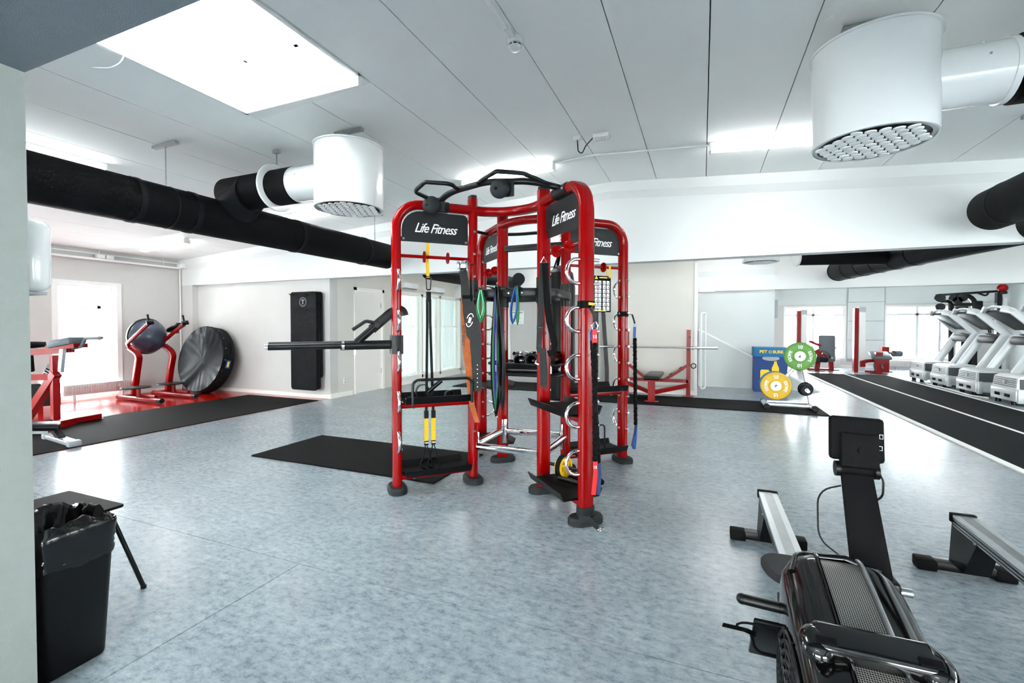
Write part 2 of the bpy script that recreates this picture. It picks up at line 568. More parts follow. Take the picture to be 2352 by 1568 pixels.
# skylight with shaft
sk = MB()
t = .04
for (a, b, c, d) in ((SKX0 + .004, SKX0 + .03, SKY0 + .004, SKY1 - .004), (SKX1 - .03, SKX1 - .004, SKY0 + .004, SKY1 - .004), (SKX0 + .004, SKX1 - .004, SKY0 + .004, SKY0 + .03), (SKX0 + .004, SKX1 - .004, SKY1 - .03, SKY1 - .004)):
    sk.bb((a, c, cz(a) - .012), (b, d, 3.75))
w1 = sk.struct('window_1', 'white_satin')
MB().rings([[(x, SKY1 - .004, cz(x) - .012), (x, SKY1 + .10, cz(x) - .012), (x, SKY1 + .10, cz(x) + .05), (x, SKY1 - .004, cz(x) + .05)] for x in (SKX0 + .004, SKX1 - .004)]).part('trim_strip', 'white_satin', w1, smooth=0)
fr = MB()
for y in (SKY0 + .03, SKY1 - .03): fr.bb((SKX0 + .03, y - .03, 3.62), (SKX1 - .03, y + .03, 3.68))
for x in (SKX0 + .03, (SKX0 + SKX1) / 2, SKX1 - .03): fr.bb((x - .02, SKY0, 3.62), (x + .02, SKY1, 3.68))
fr.part('window_frame', 'white_satin', w1)
MB().bb((SKX0, SKY0, 3.69), (SKX1, SKY1, 3.70)).part('pane', 'window_glass', w1)
MB().bb((SKX1 - .62, 1.9, 3.50), (SKX1 - .50, 2.02, 3.61), bev=.005).part('opener_motor', 'white_satin', w1)
MB().tube([V(SKX1 - .9, 1.98, 3.55), V(SKX1 - .1, 1.98, 3.55)], .012).part('opener_rod', 'white_satin', w1)

# beams (cross the room, bottom 2.24 m)
def beam(y0, y1, z0, x0=XL, x1=XR, flange=.0, mt='beam_paint', name='ceiling_beam'):
    prof = [(y0, z0), (y1, z0), (y1, 3.45), (y0 - flange, 3.45), (y0 - flange, 3.12), (y0, 3.04)] if flange else [(y0, z0), (y1, z0), (y1, 3.45), (y0, 3.45)]
    return MB().prism(prof, x0, x1, Matrix(((0, 0, 1, 0), (1, 0, 0, 0), (0, 1, 0, 0), (0, 0, 0, 1)))).struct(name, mt)
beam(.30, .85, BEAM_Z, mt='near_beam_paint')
# main beam follows the roof slope with its flange
mb = MB()
for x0, x1 in ((XL, RIDGE), (RIDGE, XR)):
    R_ = []
    for x in (x0, x1):
        c = cz(x)
        R_.append([(x, 6.5, 2.24), (x, 6.70, 2.24), (x, 6.70, c + .03), (x, 6.44, c + .03), (x, 6.44, c - .13), (x, 6.5, c - .22)])
    mb.rings(R_)
mb.struct('ceiling_beam', 'beam_paint')
mb = MB()
mb.bb((XL, 11.3, 2.15), (XR, 11.55, 2.47)); mb.bb((XL, 11.45, 2.47), (XR, 11.75, 3.45))
mb.struct('ceiling_beam', 'beam_paint')

# walls
def wall_x(name, x0, x1, y0, y1, z1, holes, mt):
    """wall running along Y, with rectangular openings (ya, yb, za, zb)"""
    b = MB()
    holes = sorted(holes)
    y = y0
    for ya, yb, za, zb in holes:
        b.bb((x0, y, 0), (x1, ya, z1))
        if za > 0: b.bb((x0, ya, 0), (x1, yb, za))
        b.bb((x0, ya, zb), (x1, yb, z1))
        y = yb
    b.bb((x0, y, 0), (x1, y1, z1))
    return b.struct(name, mt)
def wall_y(name, y0, y1, x0, x1, z1, holes, mt):
    b = MB()
    x = x0
    for xa, xb, za, zb in sorted(holes):
        b.bb((x, y0, 0), (xa, y1, z1))
        if za > 0: b.bb((xa, y0, 0), (xb, y1, za))
        b.bb((xa, y0, zb), (xb, y1, z1))
        x = xb
    b.bb((x, y0, 0), (x1, y1, z1))
    return b.struct(name, mt)
WZ = 3.5
wall_x('wall_left', XL - .3, XL, YB, 6.62, WZ, [(4.42, 5.30, .10, 2.12), (1.0, 2.4, .3, 2.12), (-2.2, -.6, .3, 2.12)], 'wall_paint')
wall_y('wall_mats', 6.62, 6.82, XL - .3, -6.42, 2.35, [], 'wall_paint')
MB().bb((XL, 6.50, 0), (-10.12, 6.62, 2.24)).struct('wall_pilaster', 'wall_paint')
wall_x('wall_passage', -6.57, -6.42, 6.82, 11.7, WZ, [(7.26, 8.18, 0, 2.14), (8.74, 11.62, .10, 2.15)], 'wall_cream')
wall_y('wall_passage_end', 11.7, 11.9, -10.8, -1.95, WZ, [], 'wall_paint')
wall_x('wall_pier_side', -2.15, -1.95, 9.9, 11.7, WZ, [], 'wall_cream')
wall_y('wall_pier', 9.7, 9.9, -2.15, -.10, WZ, [], 'wall_cream')
wall_x('wall_stair_side', -.30, -.10, 9.9, 11.5, WZ, [], 'wall_cream')
wall_y('wall_stair', 11.35, 11.5, -.10, 1.44, 2.6, [], 'wall_grey')
wall_x('wall_corner', 1.24, 1.44, 11.5, YF, WZ, [], 'wall_paint')
wall_y('wall_windows', YF, YF + .25, 1.24, XR + .3, WZ, [(2.59, 4.36, .30, 2.04), (5.42, 7.07, .30, 2.04)], 'wall_paint')
wall_x('wall_right', XR, XR + .3, YB, YF, WZ, [(0.2, 2.6, .5, 2.1), (3.4, 5.8, .5, 2.1)], 'wall_grey')
wall_y('wall_back', YB - .3, YB, XL - .3, XR + .3, WZ, [(-8, -4.5, .3, 2.3), (-3, 0.5, .3, 2.3), (2, 5.5, .3, 2.3)], 'wall_paint')
wall_x('wall_store', XL - .3, XL, 6.82, 11.9, WZ, [(7.4, 11.2, .3, 2.3)], 'wall_paint')
# near pier that frames the picture on the left
MB().bb((-2.85, -1.2, 0), (-2.2, .85, BEAM_Z)).struct('wall_near', 'pier_paint')

# baseboards
def bbd(name, a, b): MB().bb(a, b).struct(name, 'door_paint')
bbd('baseboard_mats', (-10.12, 6.606, 0), (-6.42, 6.62, .07))
bbd('baseboard_left', (XL, 2.4, 0), (XL + .014, 6.5, .07))
bbd('baseboard_passage', (-6.42, 6.62, 0), (-6.406, 7.20, .09))
bbd('baseboard_passage_end', (-6.42, 11.686, 0), (-1.95, 11.7, .09))
bbd('baseboard_pier', (-2.15, 9.686, 0), (-.12, 9.7, .09))
bbd('baseboard_stair', (-.09, 11.336, 0), (1.44, 11.35, .09))
bbd('baseboard_corner', (1.44, 11.36, 0), (1.454, YF, .09))
bbd('baseboard_windows', (1.46, YF - .014, 0), (XR, YF, .09))
MB().bb((-.145, 9.675, 0), (-.085, 9.90, 2.6)).struct('trim_1', 'white_satin')
# stair string wall with sloping white cap
m_ = frame(x=(1, 0, 0), y=(0, 0, 1), o=(0, 11.33, 0))
s_ = MB().prism([(-.08, 0), (2.25, 0), (-.08, 1.28)], 0, .09, m_).struct('wall_stair_string', 'wall_grey')
MB().beam(V(-.08, 11.285, 1.29), V(2.27, 11.285, .01), .10, .035).struct('trim_2', 'white_satin')

# window helper: frame, mullions, panes as children
def window(name, axis, c, a0, a1, z0, z1, verts=(), horiz=(), t=.06, dep=.10, side=1):
    o = MB()
    def bar(p0, p1, q0, q1):
        lo, hi = (c, p0, q0), (c + dep * side, p1, q1)
        if axis == 'x': return lo, hi
        return (p0, c, q0), (p1, c + dep * side, q1)
    o.bb(*bar(a0, a0 + t, z0, z1)); o.bb(*bar(a1 - t, a1, z0, z1))
    o.bb(*bar(a0 + t, a1 - t, z0, z0 + t)); o.bb(*bar(a0 + t, a1 - t, z1 - t, z1))
    w = o.struct(name, 'white_satin')
    for v_ in verts: MB().bb(*bar(v_ - t / 2, v_ + t / 2, z0 + t, z1 - t)).part('mullion', 'white_satin', w, smooth=0)
    for h_ in horiz: MB().bb(*bar(a0 + t, a1 - t, h_ - t / 2, h_ + t / 2)).part('transom', 'white_satin', w, smooth=0)
    vs = [a0 + t] + sorted(verts) + [a1 - t]
    hs = [z0 + t] + sorted(horiz) + [z1 - t]
    cc = c + dep * side * .5
    for i in range(len(vs) - 1):
        for j in range(len(hs) - 1):
            if axis == 'x': MB().bb((cc - .003, vs[i], hs[j]), (cc + .003, vs[i + 1], hs[j + 1])).part('pane', 'window_glass', w, smooth=0)
            else: MB().bb((vs[i], cc - .003, hs[j]), (vs[i + 1], cc + .003, hs[j + 1])).part('pane', 'window_glass', w, smooth=0)
    return w
w2 = window('window_2', 'x', XL - .16, 4.42, 5.30, .10, 2.12, verts=(5.10,), horiz=(1.72,), t=.05, side=-1)
MB().bb((XL, 4.34, 2.12), (XL + .02, 5.38, 2.19)).part('casing', 'white_satin', w2)
MB().bb((XL, 5.30, .07), (XL + .02, 5.38, 2.12)).part('casing', 'white_satin', w2)
MB().bb((XL, 4.34, .07), (XL + .02, 4.42, 2.12)).part('casing', 'white_satin', w2)
window('window_3', 'x', XL - .16, 1.0, 2.4, .3, 2.12, verts=(1.7,), side=-1)  # unseen window added to let in more light
window('window_4', 'x', XL - .16, -2.2, -.6, .3, 2.12, verts=(-1.4,), side=-1)
w5 = window('window_5', 'y', YF + .05, 2.59, 4.36, .30, 2.04, verts=(3.46,), horiz=(1.74,), t=.07)
w6 = window('window_6', 'y', YF + .05, 5.42, 7.07, .30, 2.04, verts=(6.25,), horiz=(1.74,), t=.07)
window('window_7', 'x', XR + .05, .2, 2.6, .5, 2.1, verts=(1.0, 1.8))  # this and the next: unseen right wall windows added for fill light
window('window_8', 'x', XR + .05, 3.4, 5.8, .5, 2.1, verts=(4.2, 5.0))
for k, (a, b) in enumerate(((-8, -4.5), (-3, .5), (2, 5.5))):
    window('window_%d' % (9 + k), 'y', YB - .05, a, b, .3, 2.3, verts=(a + 1.17, a + 2.33), side=-1)  # window band behind the camera, added as fill for the near objects
# panel boards between the far windows
wp = MB().bb((4.40, YF - .004, .2), (5.40, YF, 2.75)).struct('wall_panelling', 'mid_grey')
for z0, z1 in ((.30, .905), (.92, 1.525), (1.54, 2.145), (2.16, 2.75)):
    MB().bb((4.42, YF - .03, z0), (5.38, YF - .004, z1)).part('panel', 'wall_grey', wp, smooth=0)
for x0, x1 in ((1.46, 4.36), (5.42, XR)):
    MB().bb((x0, YF - .02, 2.09), (x1, YF, 2.75)).part('panel', 'wall_grey', wp, smooth=0)

# door in the passage wall
d1 = MB()
for a, b in (((-6.43, 7.26, 0), (-6.395, 7.32, 2.14)), ((-6.43, 8.12, 0), (-6.395, 8.18, 2.14)), ((-6.43, 7.26, 2.08), (-6.395, 8.18, 2.14))): d1.bb(a, b)
d1 = d1.struct('door_1', 'door_paint')
MB().bb((-6.50, 7.32, .01), (-6.44, 8.12, 2.08)).part('door_leaf', 'door_paint', d1, smooth=0)
MB().sphere((-6.40, 7.40, 1.03), .028).cyl((-6.44, 7.40, 1.03), (-6.41, 7.40, 1.03), .012).part('door_knob', 'brass_knob', d1)
for z_ in (.35, 1.75): MB().bb((-6.44, 8.105, z_), (-6.425, 8.13, z_ + .11)).part('hinge', 'steel', d1)
# glazed partition with curtains behind
g = MB()
Y0, Y1 = 8.74, 11.62
for y in (Y0, 9.62, 10.46, Y1 - .06): g.bb((-6.55, y, .10), (-6.40, y + .07, 2.15))
g.bb((-6.55, Y0, .10), (-6.40, Y1, .17)); g.bb((-6.55, Y0, 2.09), (-6.40, Y1, 2.17))
g = g.struct('window_12', 'door_paint')
for a, b in ((Y0 + .07, 9.62), (9.69, 10.46), (10.53, Y1 - .06)):
    MB().bb((-6.49, a, .17), (-6.48, b, 2.09)).part('pane', 'partition_glass', g, smooth=0)
    k = MB(); y = a; pts = []
    while y <= b: pts.append((-6.62 + .02 * math.sin(y * 55), y)); y += .014
    k.rings([[(p[0], p[1], .2) for p in pts], [(p[0], p[1], 2.12) for p in pts]], cap=False, closed_u=False)
    k.part('curtain', 'curtain_cloth', g)
    for j in range(9): MB().bb((-6.4795, a + (j + .3) * (b - a) / 9, 1.33), (-6.4785, a + (j + .7) * (b - a) / 9, 1.37)).part('glass_dot', 'print_white', g)
MB().bb((-6.42, Y0, 0), (-6.39, Y1, .10)).struct('trim_3', 'door_paint')
window('window_13', 'x', XL - .16, 7.4, 11.2, .3, 2.3, verts=(8.65, 9.9), side=-1)  # unseen window added to backlight the curtains
# passage end door with notice
d2 = MB()
for a, b in (((-5.95, 11.66, 0), (-5.88, 11.70, 2.12)), ((-4.95, 11.66, 0), (-4.88, 11.70, 2.12)), ((-5.95, 11.66, 2.05), (-4.88, 11.70, 2.12))): d2.bb(a, b)
d2 = d2.struct('door_2', 'door_paint')
MB().bb((-5.88, 11.675, .01), (-4.95, 11.70, 2.05)).part('door_leaf', 'door_paint', d2, smooth=0)
MB().cyl((-5.02, 11.675, 1.02), (-5.02, 11.62, 1.02), .012).cyl((-5.02, 11.63, 1.02), (-5.13, 11.63, 1.02), .010).part('door_handle', 'steel', d2)
MB().cyl((-5.02, 11.675, 1.12), (-5.02, 11.66, 1.12), .025).part('lock', 'steel', d2)
# red painted floor zone
MB().bb((XL, 1.0, 0), (-6.45, 6.606, .0025)).struct('floor_red', 'red_floor_paint')

# the bright yard outside the windows: pale ground and a low pale building seen dimly through glass
gy = MB().bb((-60, -60, -.6), (60, 60, -.5)).struct('ground_outside', 'outside_white')
# ================================================================= CEILING LIGHTS, DUCTS, FITTINGS
def light_fixture(x, y, along, label, L=1.25):
    z = cz(x) - .002
    o = thing('ceiling_light', label, 'ceiling light', (x, y, z), 0 if along == 'x' else PI / 2, 'fluorescent ceiling lights')
    s = 0.0
    h = MB().bb((-L / 2, -.045, -.035), (L / 2, .045, 0), bev=.006).part('housing', 'white_satin', o)
    prof = [(.046, .0), (.054, -.012), (.05, -.035), (.03, -.05), (0, -.055), (-.03, -.05), (-.05, -.035), (-.054, -.012), (-.046, .0)]
    d = MB().sweep([V(-L / 2 + .02, 0, -.035), V(L / 2 - .02, 0, -.035)], prof, up=(0, 0, 1)).part('diffuser', 'tube_glow', o)
    for k in (-1, 1):
        MB().bb((k * (L / 2 - .012) - .012, -.058, -.092), (k * (L / 2 - .012) + .012, .058, -.018), bev=.004).part('end_cap', 'white_satin', o)
    if along == 'x':
        tilt = math.atan(SLOPE) * (1 if x < RIDGE else -1)
        o.rotation_euler = (0, -tilt, 0)
    return o
light_fixture(-2.28, 5.33, 'x', 'fluorescent ceiling light behind the pull-up bar of the red rack')
light_fixture(.68, 5.31, 'x', 'fluorescent ceiling light beside the big white diffuser on the right')
light_fixture(-5.85, 2.25, 'y', 'fluorescent ceiling light above the black duct next to the near pier')
light_fixture(-9.0, 5.30, 'x', 'fluorescent ceiling light over the red floor by the left window')
light_fixture(-5.6, 5.30, 'x', 'fluorescent ceiling light mostly hidden behind the black duct and white diffuser')
light_fixture(3.3, 3.9, 'x', 'fluorescent ceiling light at the right picture edge near the black duct')
for k, (x, y) in enumerate(((-4.6, 9.0), (.5, 8.6), (2.9, 9.6), (6.2, 9.4), (2.6, 14.6), (5.9, 14.6))):
    light_fixture(x, y, 'x', ('fluorescent ceiling light in the passage before the glazed partition', 'fluorescent ceiling light behind the main beam over the bench press',
        'fluorescent ceiling light behind the main beam over the carpet lane', 'fluorescent ceiling light over the nearest treadmill',
        'fluorescent ceiling light over the leg machine by the far left window', 'fluorescent ceiling light over the cable tower at the far windows')[k])
for k, (x, y) in enumerate(((-3.3, 7.8), (-3.3, 10.9), (.6, 10.3), (4.7, 8.0), (4.2, 12.9), (7.2, 12.9))):  # unseen fixtures added to brighten the passage and the right zone
    light_fixture(x, y, 'x', ('fluorescent ceiling light just behind the main beam above the red rack', 'fluorescent ceiling light before the far passage door',
        'fluorescent ceiling light before the stair wall', 'fluorescent ceiling light behind the main beam at the far right',
        'fluorescent ceiling light beyond the second beam over the lane end', 'fluorescent ceiling light beyond the second beam over the treadmills')[k])
light_fixture(-8.6, 9.2, 'x', 'fluorescent ceiling light in the curtained room behind the glazed partition')  # extra lamp added to brighten the room behind the curtains
for k, (x, y) in enumerate(((-.6, -1.2), (-6.5, -1.5), (5.0, .5))):  # fixtures out of view, added to even out the light
    light_fixture(x, y, 'x', ('fluorescent ceiling light behind the viewer', 'fluorescent ceiling light beyond the near pier', 'fluorescent ceiling light right of the viewer')[k])

# conduits on the ceiling
def ctube(name, pts, r, label): return MB().tube(pts, r, 8).solo(name, 'white_satin', label, 'conduit', loc=pts[0])
ctube('conduit', [V(-1.66, 5.33, cz(-1.66) - .015), V(RIDGE, 5.32, ZR - .015), V(.05, 5.31, cz(.05) - .015)], .011, 'white conduit tube between two ceiling lights')
ctube('conduit', [V(-1.23, .86, ZR - .013), V(-1.23, 2.88, ZR - .013)], .012, 'white conduit tube running up to the smoke detector')
ctube('conduit', [V(-9.6, 4.9, cz(-9.6) - .012), V(-5.0, 5.25, cz(-5.0) - .012)], .010, 'thin white conduit tube behind the black duct')

# smoke detector
sd = thing('smoke_detector', 'round white smoke detector on the ceiling ridge', 'smoke detector', (-1.22, 3.0, ZR))
dn = Matrix.Rotation(PI, 4, 'X')
MB().lathe([(0, 0), (.058, 0), (.06, .03), (.055, .045), (0, .045)], dn, 24).part('base', 'white_gloss', sd)
MB().lathe([(0, .045), (.04, .045), (.04, .058), (0, .058)], dn, 20).part('sensor_slot', 'black_matte', sd)
MB().lathe([(0, .058), (.047, .058), (.04, .075), (.015, .082), (0, .082)], dn, 24).part('cap', 'white_gloss', sd)
for k in range(8):
    a = k * PI / 4
    MB().box((.043 * math.cos(a), .043 * math.sin(a), -.052), (.008, .008, .016)).part('rib', 'white_gloss', sd)
MB().bb((-.02, -.15, -.03), (.02, -.05, 0), bev=.004).part('cable_entry', 'white_gloss', sd)
# wireless access point with its junction box
ap = thing('wireless_access_point', 'small white ribbed wireless box on the ceiling with a black cable', 'access point', (-.98, 4.78, cz(-.98)))
b_ = MB().bb((-.085, -.06, -.05), (.085, .06, 0), bev=.015).part('case', 'white_gloss', ap)
for k in range(5): MB().bb((-.07 + .03 * k, -.062, -.056), (-.055 + .03 * k, .055, -.048), bev=.003).part('rib', 'white_gloss', b_)
jb = MB().bb((-1.27, 4.74, ZR - .045), (-1.19, 4.80, ZR), bev=.006).solo('junction_box', 'white_satin', 'little white junction box on the ceiling by the wireless box', 'junction box', loc=(-1.23, 4.77, ZR))
MB().tube(fillet([V(-1.23, 4.77, ZR - .045), V(-1.22, 4.76, ZR - .16), V(-1.18, 4.76, ZR - .20), V(-1.14, 4.76, ZR - .12), V(-1.06, 4.77, cz(-1.06) - .03)], .03), .006, 6).part('cable', 'black_satin', ap, world=True)
# loose white cable under skylight
MB().tube(fillet([PT(286, 124, 3.05), PT(278, 145, 3.05), PT(250, 157, 3.05), PT(212, 155, 3.05)], .1), .004, 6).solo('loose_cable', 'white_satin', 'thin white loose cable hanging down beside the skylight', 'cable')

# diffusers
def dup_disc_mesh():
    return MB().lathe([(0, -.020), (.027, -.020), (.030, -.016), (.030, -.013), (0, -.012)], None, 14).mesh('nozzle_disc', 'white_satin')
DISC = dup_disc_mesh()
def diffuser(x, y, z0, h, r, sgn, label, pipe_end):
    o = thing('air_diffuser', label, 'air diffuser', (x, y, z0), 0, 'white drum air diffusers')
    MB().lathe([(r - .012, 0), (r, .0), (r, h), (r + .012, h), (r + .012, h + .012), (0, h + .012), (0, h), (r - .012, h)], None, 56).part('drum', 'white_gloss', o)
    pl = MB().lathe([(0, .016), (r - .012, .016), (r - .012, .022), (0, .022)], None, 48).part('face_plate', 'sign_grey', o)  # dark plate colour stands in for the shadows between the discs
    MB().lathe([(r - .035, .004), (r - .012, .004), (r - .012, .016), (r - .035, .016)], None, 48, closed=True).part('face_rim', 'light_grey', o)
    step = .066
    for i in range(-6, 7):
        for j in range(-6, 7):
            px, py = (i + .5 * (j % 2)) * step, j * step * .866
            if math.hypot(px, py) < r - .045:
                d = linked('nozzle_disc', DISC, pl)
                d.location = (px, py, .012)
                d.rotation_euler = (random.uniform(-.09, .09), random.uniform(-.09, .09), 0)
    zp = h * .55
    MB().cyl((0, 0, zp), (sgn * (pipe_end + .02), 0, zp), .165, 32).part('pipe', 'white_gloss', o)
    MB().cyl((sgn * (pipe_end - .01), 0, zp), (sgn * (pipe_end + .02), 0, zp), .175, 32).part('pipe_ring', 'white_gloss', o)
    for a_ in (.5, 1.3): MB().cyl((sgn * (pipe_end * .8), -.16 * math.sin(a_), zp + .16 * math.cos(a_)), (sgn * (pipe_end * .8), -.17 * math.sin(a_), zp + .17 * math.cos(a_)), .006, 8).part('rivet', 'steel', o)
    br = MB()
    zc = cz(x) - z0 - .01
    br.bb((-.16, -.022, zc - .03), (.16, .022, zc), bev=0)
    br.part('ceiling_rail', 'galvanised', o)
    MB().cyl((0, 0, h), (0, 0, zc - .02), .006, 8).part('hanger_rod', 'galvanised', o)
    return o
ZD = 2.47
diffuser(-3.13, 3.49, ZD, .57, .315, -1, 'white drum air diffuser hanging left of the red rack', .66)
diffuser(.95, 3.47, ZD, .57, .315, 1, 'big white drum air diffuser hanging at upper right', .60)

def rod(o, x, y, z0, z1, al='x', L=.36):
    MB().cyl((x, y, z0), (x, y, z1), .006, 8).part('hanger_rod', 'galvanised', o, world=True)
    d = (L / 2, .02) if al == 'x' else (.02, L / 2)
    MB().bb((x - d[0], y - d[1], z1 - .035), (x + d[0], y + d[1], z1 - .005)).part('ceiling_rail', 'galvanised', o, world=True)

# left duct along the room
du = thing('ventilation_duct', 'long black insulated ventilation duct hanging along the left side', 'duct', (-4.79, 3.49, 0))
zd = 2.50
MB().cyl((-4.79, -3.9, zd), (-4.79, 6.2, zd), .20, 40).part('main_tube', 'duct_black', du, world=True)
for y_ in (2.55, 3.05, 4.35, 5.6): MB().cyl((-4.79, y_ - .025, zd), (-4.79, y_ + .025, zd), .207, 40).part('joint_collar', 'duct_rib', du, world=True)
MB().lathe([(.198, -.004), (.203, -.003), (.203, .003), (.198, .004)], frame(x=(1, 0, 0), z=(0, 1, 0), o=(-4.79, 2.85, zd)), 40).part('stitched_seam', 'sign_grey', du, world=True)
bt = MB().cyl((-4.79, 3.49, ZD + .3135), (-3.79, 3.49, ZD + .3135), .178, 40).part('branch_tube', 'duct_black', du, world=True)
MB().rings([[(-4.79 + .0, 3.49 + (.24) * math.cos(a), zd + .05 + .21 * math.sin(a)) for a in [2 * PI * k / 28 for k in range(28)]],
            [(-4.45, 3.49 + .19 * math.cos(a), ZD + .3 + .188 * math.sin(a)) for a in [2 * PI * k / 28 for k in range(28)]]]).part('branch_saddle', 'duct_rib', du, world=True)
MB().lathe([(.178, -.012), (.235, -.012), (.24, 0), (.235, .012), (.178, .012)], frame(x=(0, 1, 0), z=(1, 0, 0), o=(-4.08, 3.49, ZD + .3135)), 40).part('white_flange', 'white_gloss', du, world=True)
rod(du, -5.32 + .5, 2.86, zd + .2, cz(-4.82))
rod(du, -4.08, 3.49, zd + .46, cz(-4.08), L=.07)
rod(du, -4.79, 5.9, zd + .2, cz(-4.79), L=.3)
# right duct
dr = thing('ventilation_duct', 'black insulated duct at upper right feeding the big white diffuser', 'duct', (2.63, 3.47, 0))
MB().cyl((2.63, -3.9, zd), (2.63, 6.0, zd), .20, 40).part('main_tube', 'duct_black', dr, world=True)
for y_ in (2.6, 4.3, 5.7): MB().cyl((2.63, y_ - .01, zd), (2.63, y_ + .01, zd), .204, 40).part('joint_collar', 'duct_rib', dr, world=True)
MB().cyl((1.60, 3.47, ZD + .3135), (2.63, 3.47, ZD + .3135), .182, 40).part('branch_tube', 'duct_black', dr, world=True)
rod(dr, 2.63, 5.2, zd + .2, cz(2.63))
# ducts of the bay behind the main beam
db = thing('ventilation_duct', 'dark spiral ducts seen under the main beam at the right', 'duct', (2.4, 9.0, 0))
a_, b_ = PY(2140, 570, 8.2), PY(1925, 622, 11.0)
q = (b_ - a_).normalized()
MB().cyl(a_ - q * 3, b_, .20, 32).part('main_tube', 'duct_rib', db, world=True)
for k in range(6):
    p = b_ - q * (.05 + .5 * k)
    MB().cyl(p - q * .006, p + q * .006, .206, 32).part('joint_collar', 'black_matte', db, world=True)
a2 = PY(1832, 592, 8.6); b2 = a_.lerp(b_, .28)
MB().cyl(a2, b2, .12, 24).part('branch_tube', 'duct_black', db, world=True)
MB().cyl(a2 + (a2 - b2).normalized() * .03, a2, .135, 24).part('end_ring', 'white_gloss', db, world=True)
dm = thing('ventilation_duct', 'dark duct seen low in the passage behind the red rack', 'duct', (-4.5, 8.2, 0))
MB().cyl(PY(985, 622, 7.4), PY(1075, 640, 9.3), .16, 28).part('main_tube', 'duct_black', dm, world=True)
MB().tube(fillet([PY(1075, 640, 9.3), PY(1150, 643, 9.35), PY(1182, 652, 9.35), PY(1192, 640, 9.0)], .3), .13, 20).part('elbow', 'duct_rib', dm, world=True)
rod(dm, -4.6, 8.6, 2.5, cz(-4.6))
# far diffusers
for (x, y, z_, r, lb) in ((.87, 8.5, 2.40, .27, 'round white ceiling diffuser seen just under the main beam'), (2.0, 12.6, 2.33, .30, 'white round ceiling diffuser beyond the second beam')):
    o = thing('air_diffuser', lb, 'air diffuser', (x, y, z_), 0, 'white drum air diffusers')
    MB().lathe([(0, .012), (r - .02, .012), (r, 0), (r, .5), (0, .5)], None, 40).part('drum', 'white_gloss', o)
    MB().cyl((0, 0, .5), (0, 0, cz(x) - z_), .008, 8).part('hanger_rod', 'galvanised', o)
    pl = MB().lathe([(0, .004), (r - .03, .004), (r - .03, .012), (0, .012)], None, 30).part('face_plate', 'light_grey', o)
    for i in range(-5, 6):
        for j in range(-5, 6):
            px, py = (i + .5 * (j % 2)) * .066, j * .066 * .866
            if math.hypot(px, py) < r - .06:
                d = linked('nozzle_disc', DISC, pl); d.location = (px, py, .006)
# trunking and pipe along left wall
tk = thing('cable_trunking', 'white cable trunking along the top of the left wall', 'trunking', (XL, 5.0, 2.58))
MB().bb((XL, .9, 2.585), (XL + .13, 6.5, 2.62)).part('tray', 'white_satin', tk, world=True)
MB().bb((XL, .9, 2.70), (XL + .03, 6.5, 2.725)).part('upper_rail', 'white_satin', tk, world=True)
MB().bb((XL + .06, 6.38, 2.60), (XL + .26, 6.50, 2.70), bev=.006).part('end_box', 'white_satin', tk, world=True)
for y_ in (5.02, 5.16): MB().bb((XL + .02, y_ - .06, 2.625), (XL + .12, y_ + .06, 2.70), bev=.006).solo('socket_box', 'white_satin', 'small white socket box on the wall trunking, ' + ('left' if y_ < 5.1 else 'right') + ' of a pair', 'socket box', loc=(XL + .07, y_, 2.625))
for y_ in (5.0, 6.1): MB().cyl((XL + .1, y_, 2.62), (XL + .1, y_, cz(XL)), .006, 6).part('hanger_rod', 'white_satin', tk, world=True)
MB().tube([V(XL + .04, 6.46, 0.003), V(XL + .04, 6.46, 2.585)], .014, 8).solo('heating_pipe', 'white_satin', 'thin white vertical pipe in the left corner', 'pipe', loc=(XL + .04, 6.46, 0))
# radiator
ra = thing('radiator', 'low white panel radiator below the left window', 'radiator', (-10.36, 4.95, 0))
def rad(o, x, y0, y1, z0, z1, n, axis='x'):
    MB().bb((x - .03, y0, z0), (x, y1, z1), bev=.004).part('panel', 'radiator_white', o, world=True)
    for k in range(n):
        y = y0 + .03 + (k + .5) * (y1 - y0 - .06) / n
        MB().bb((x, y - (y1 - y0) / n * .34, z0 + .03), (x + .012, y + (y1 - y0) / n * .34, z1 - .03), bev=.004).part('fin', 'radiator_white', o, world=True)
    for y in (y0 + .15, y1 - .15):
        MB().cyl((x - .015, y, .003), (x - .015, y, z0), .018, 10).part('foot', 'radiator_white', o, world=True)
rad(ra, -10.34, 4.42, 5.46, .12, .31, 26)
# wall sockets and signs
def wall_socket(x, y, z, lb):
    o = thing('wall_socket', lb, 'socket', (x, y, z))
    MB().bb((0, -.04, -.06), (.012, .04, .06), bev=.004).part('plate', 'white_gloss', o)
    for zz in (-.028, .028): MB().cyl((.010, 0, zz), (.014, 0, zz), .018, 14).part('socket_face', 'light_grey', o)
wall_socket(-6.42, 6.99, .30, 'white wall socket below the exercise mats near the door')
for y, z in ((9.1, 2.25), (10.35, 2.24)):
    o = thing('door_sign', 'small white box sign above the glazed partition, ' + ('left' if y < 10 else 'right') + ' one', 'sign', (-6.42, y, z))
    MB().bb((0, -.27, 0), (.10, .27, .12), bev=.004).part('case', 'white_gloss', o)
    MB().bb((0, -.27, -.012), (.07, .27, 0)).part('shadow_gap', 'mid_grey', o)
MB().text('UF', .12, frame(x=(1, 0, 0), y=(0, 0, 1), o=(-5.62, 11.69, 1.68))).solo('wall_lettering', 'print_black', 'dark letters on the far passage wall behind the bands', 'lettering')
nb = thing('notice_board', 'white notice with green heading on the passage wall', 'notice', (-4.68, 11.69, 1.6))
MB().bb((-.20, -.012, -.18), (.20, .008, .18)).part('board', 'print_white', nb)
MB().bb((-.15, -.0145, .125), (.15, -.012, .15)).part('heading', 'print_green', nb)
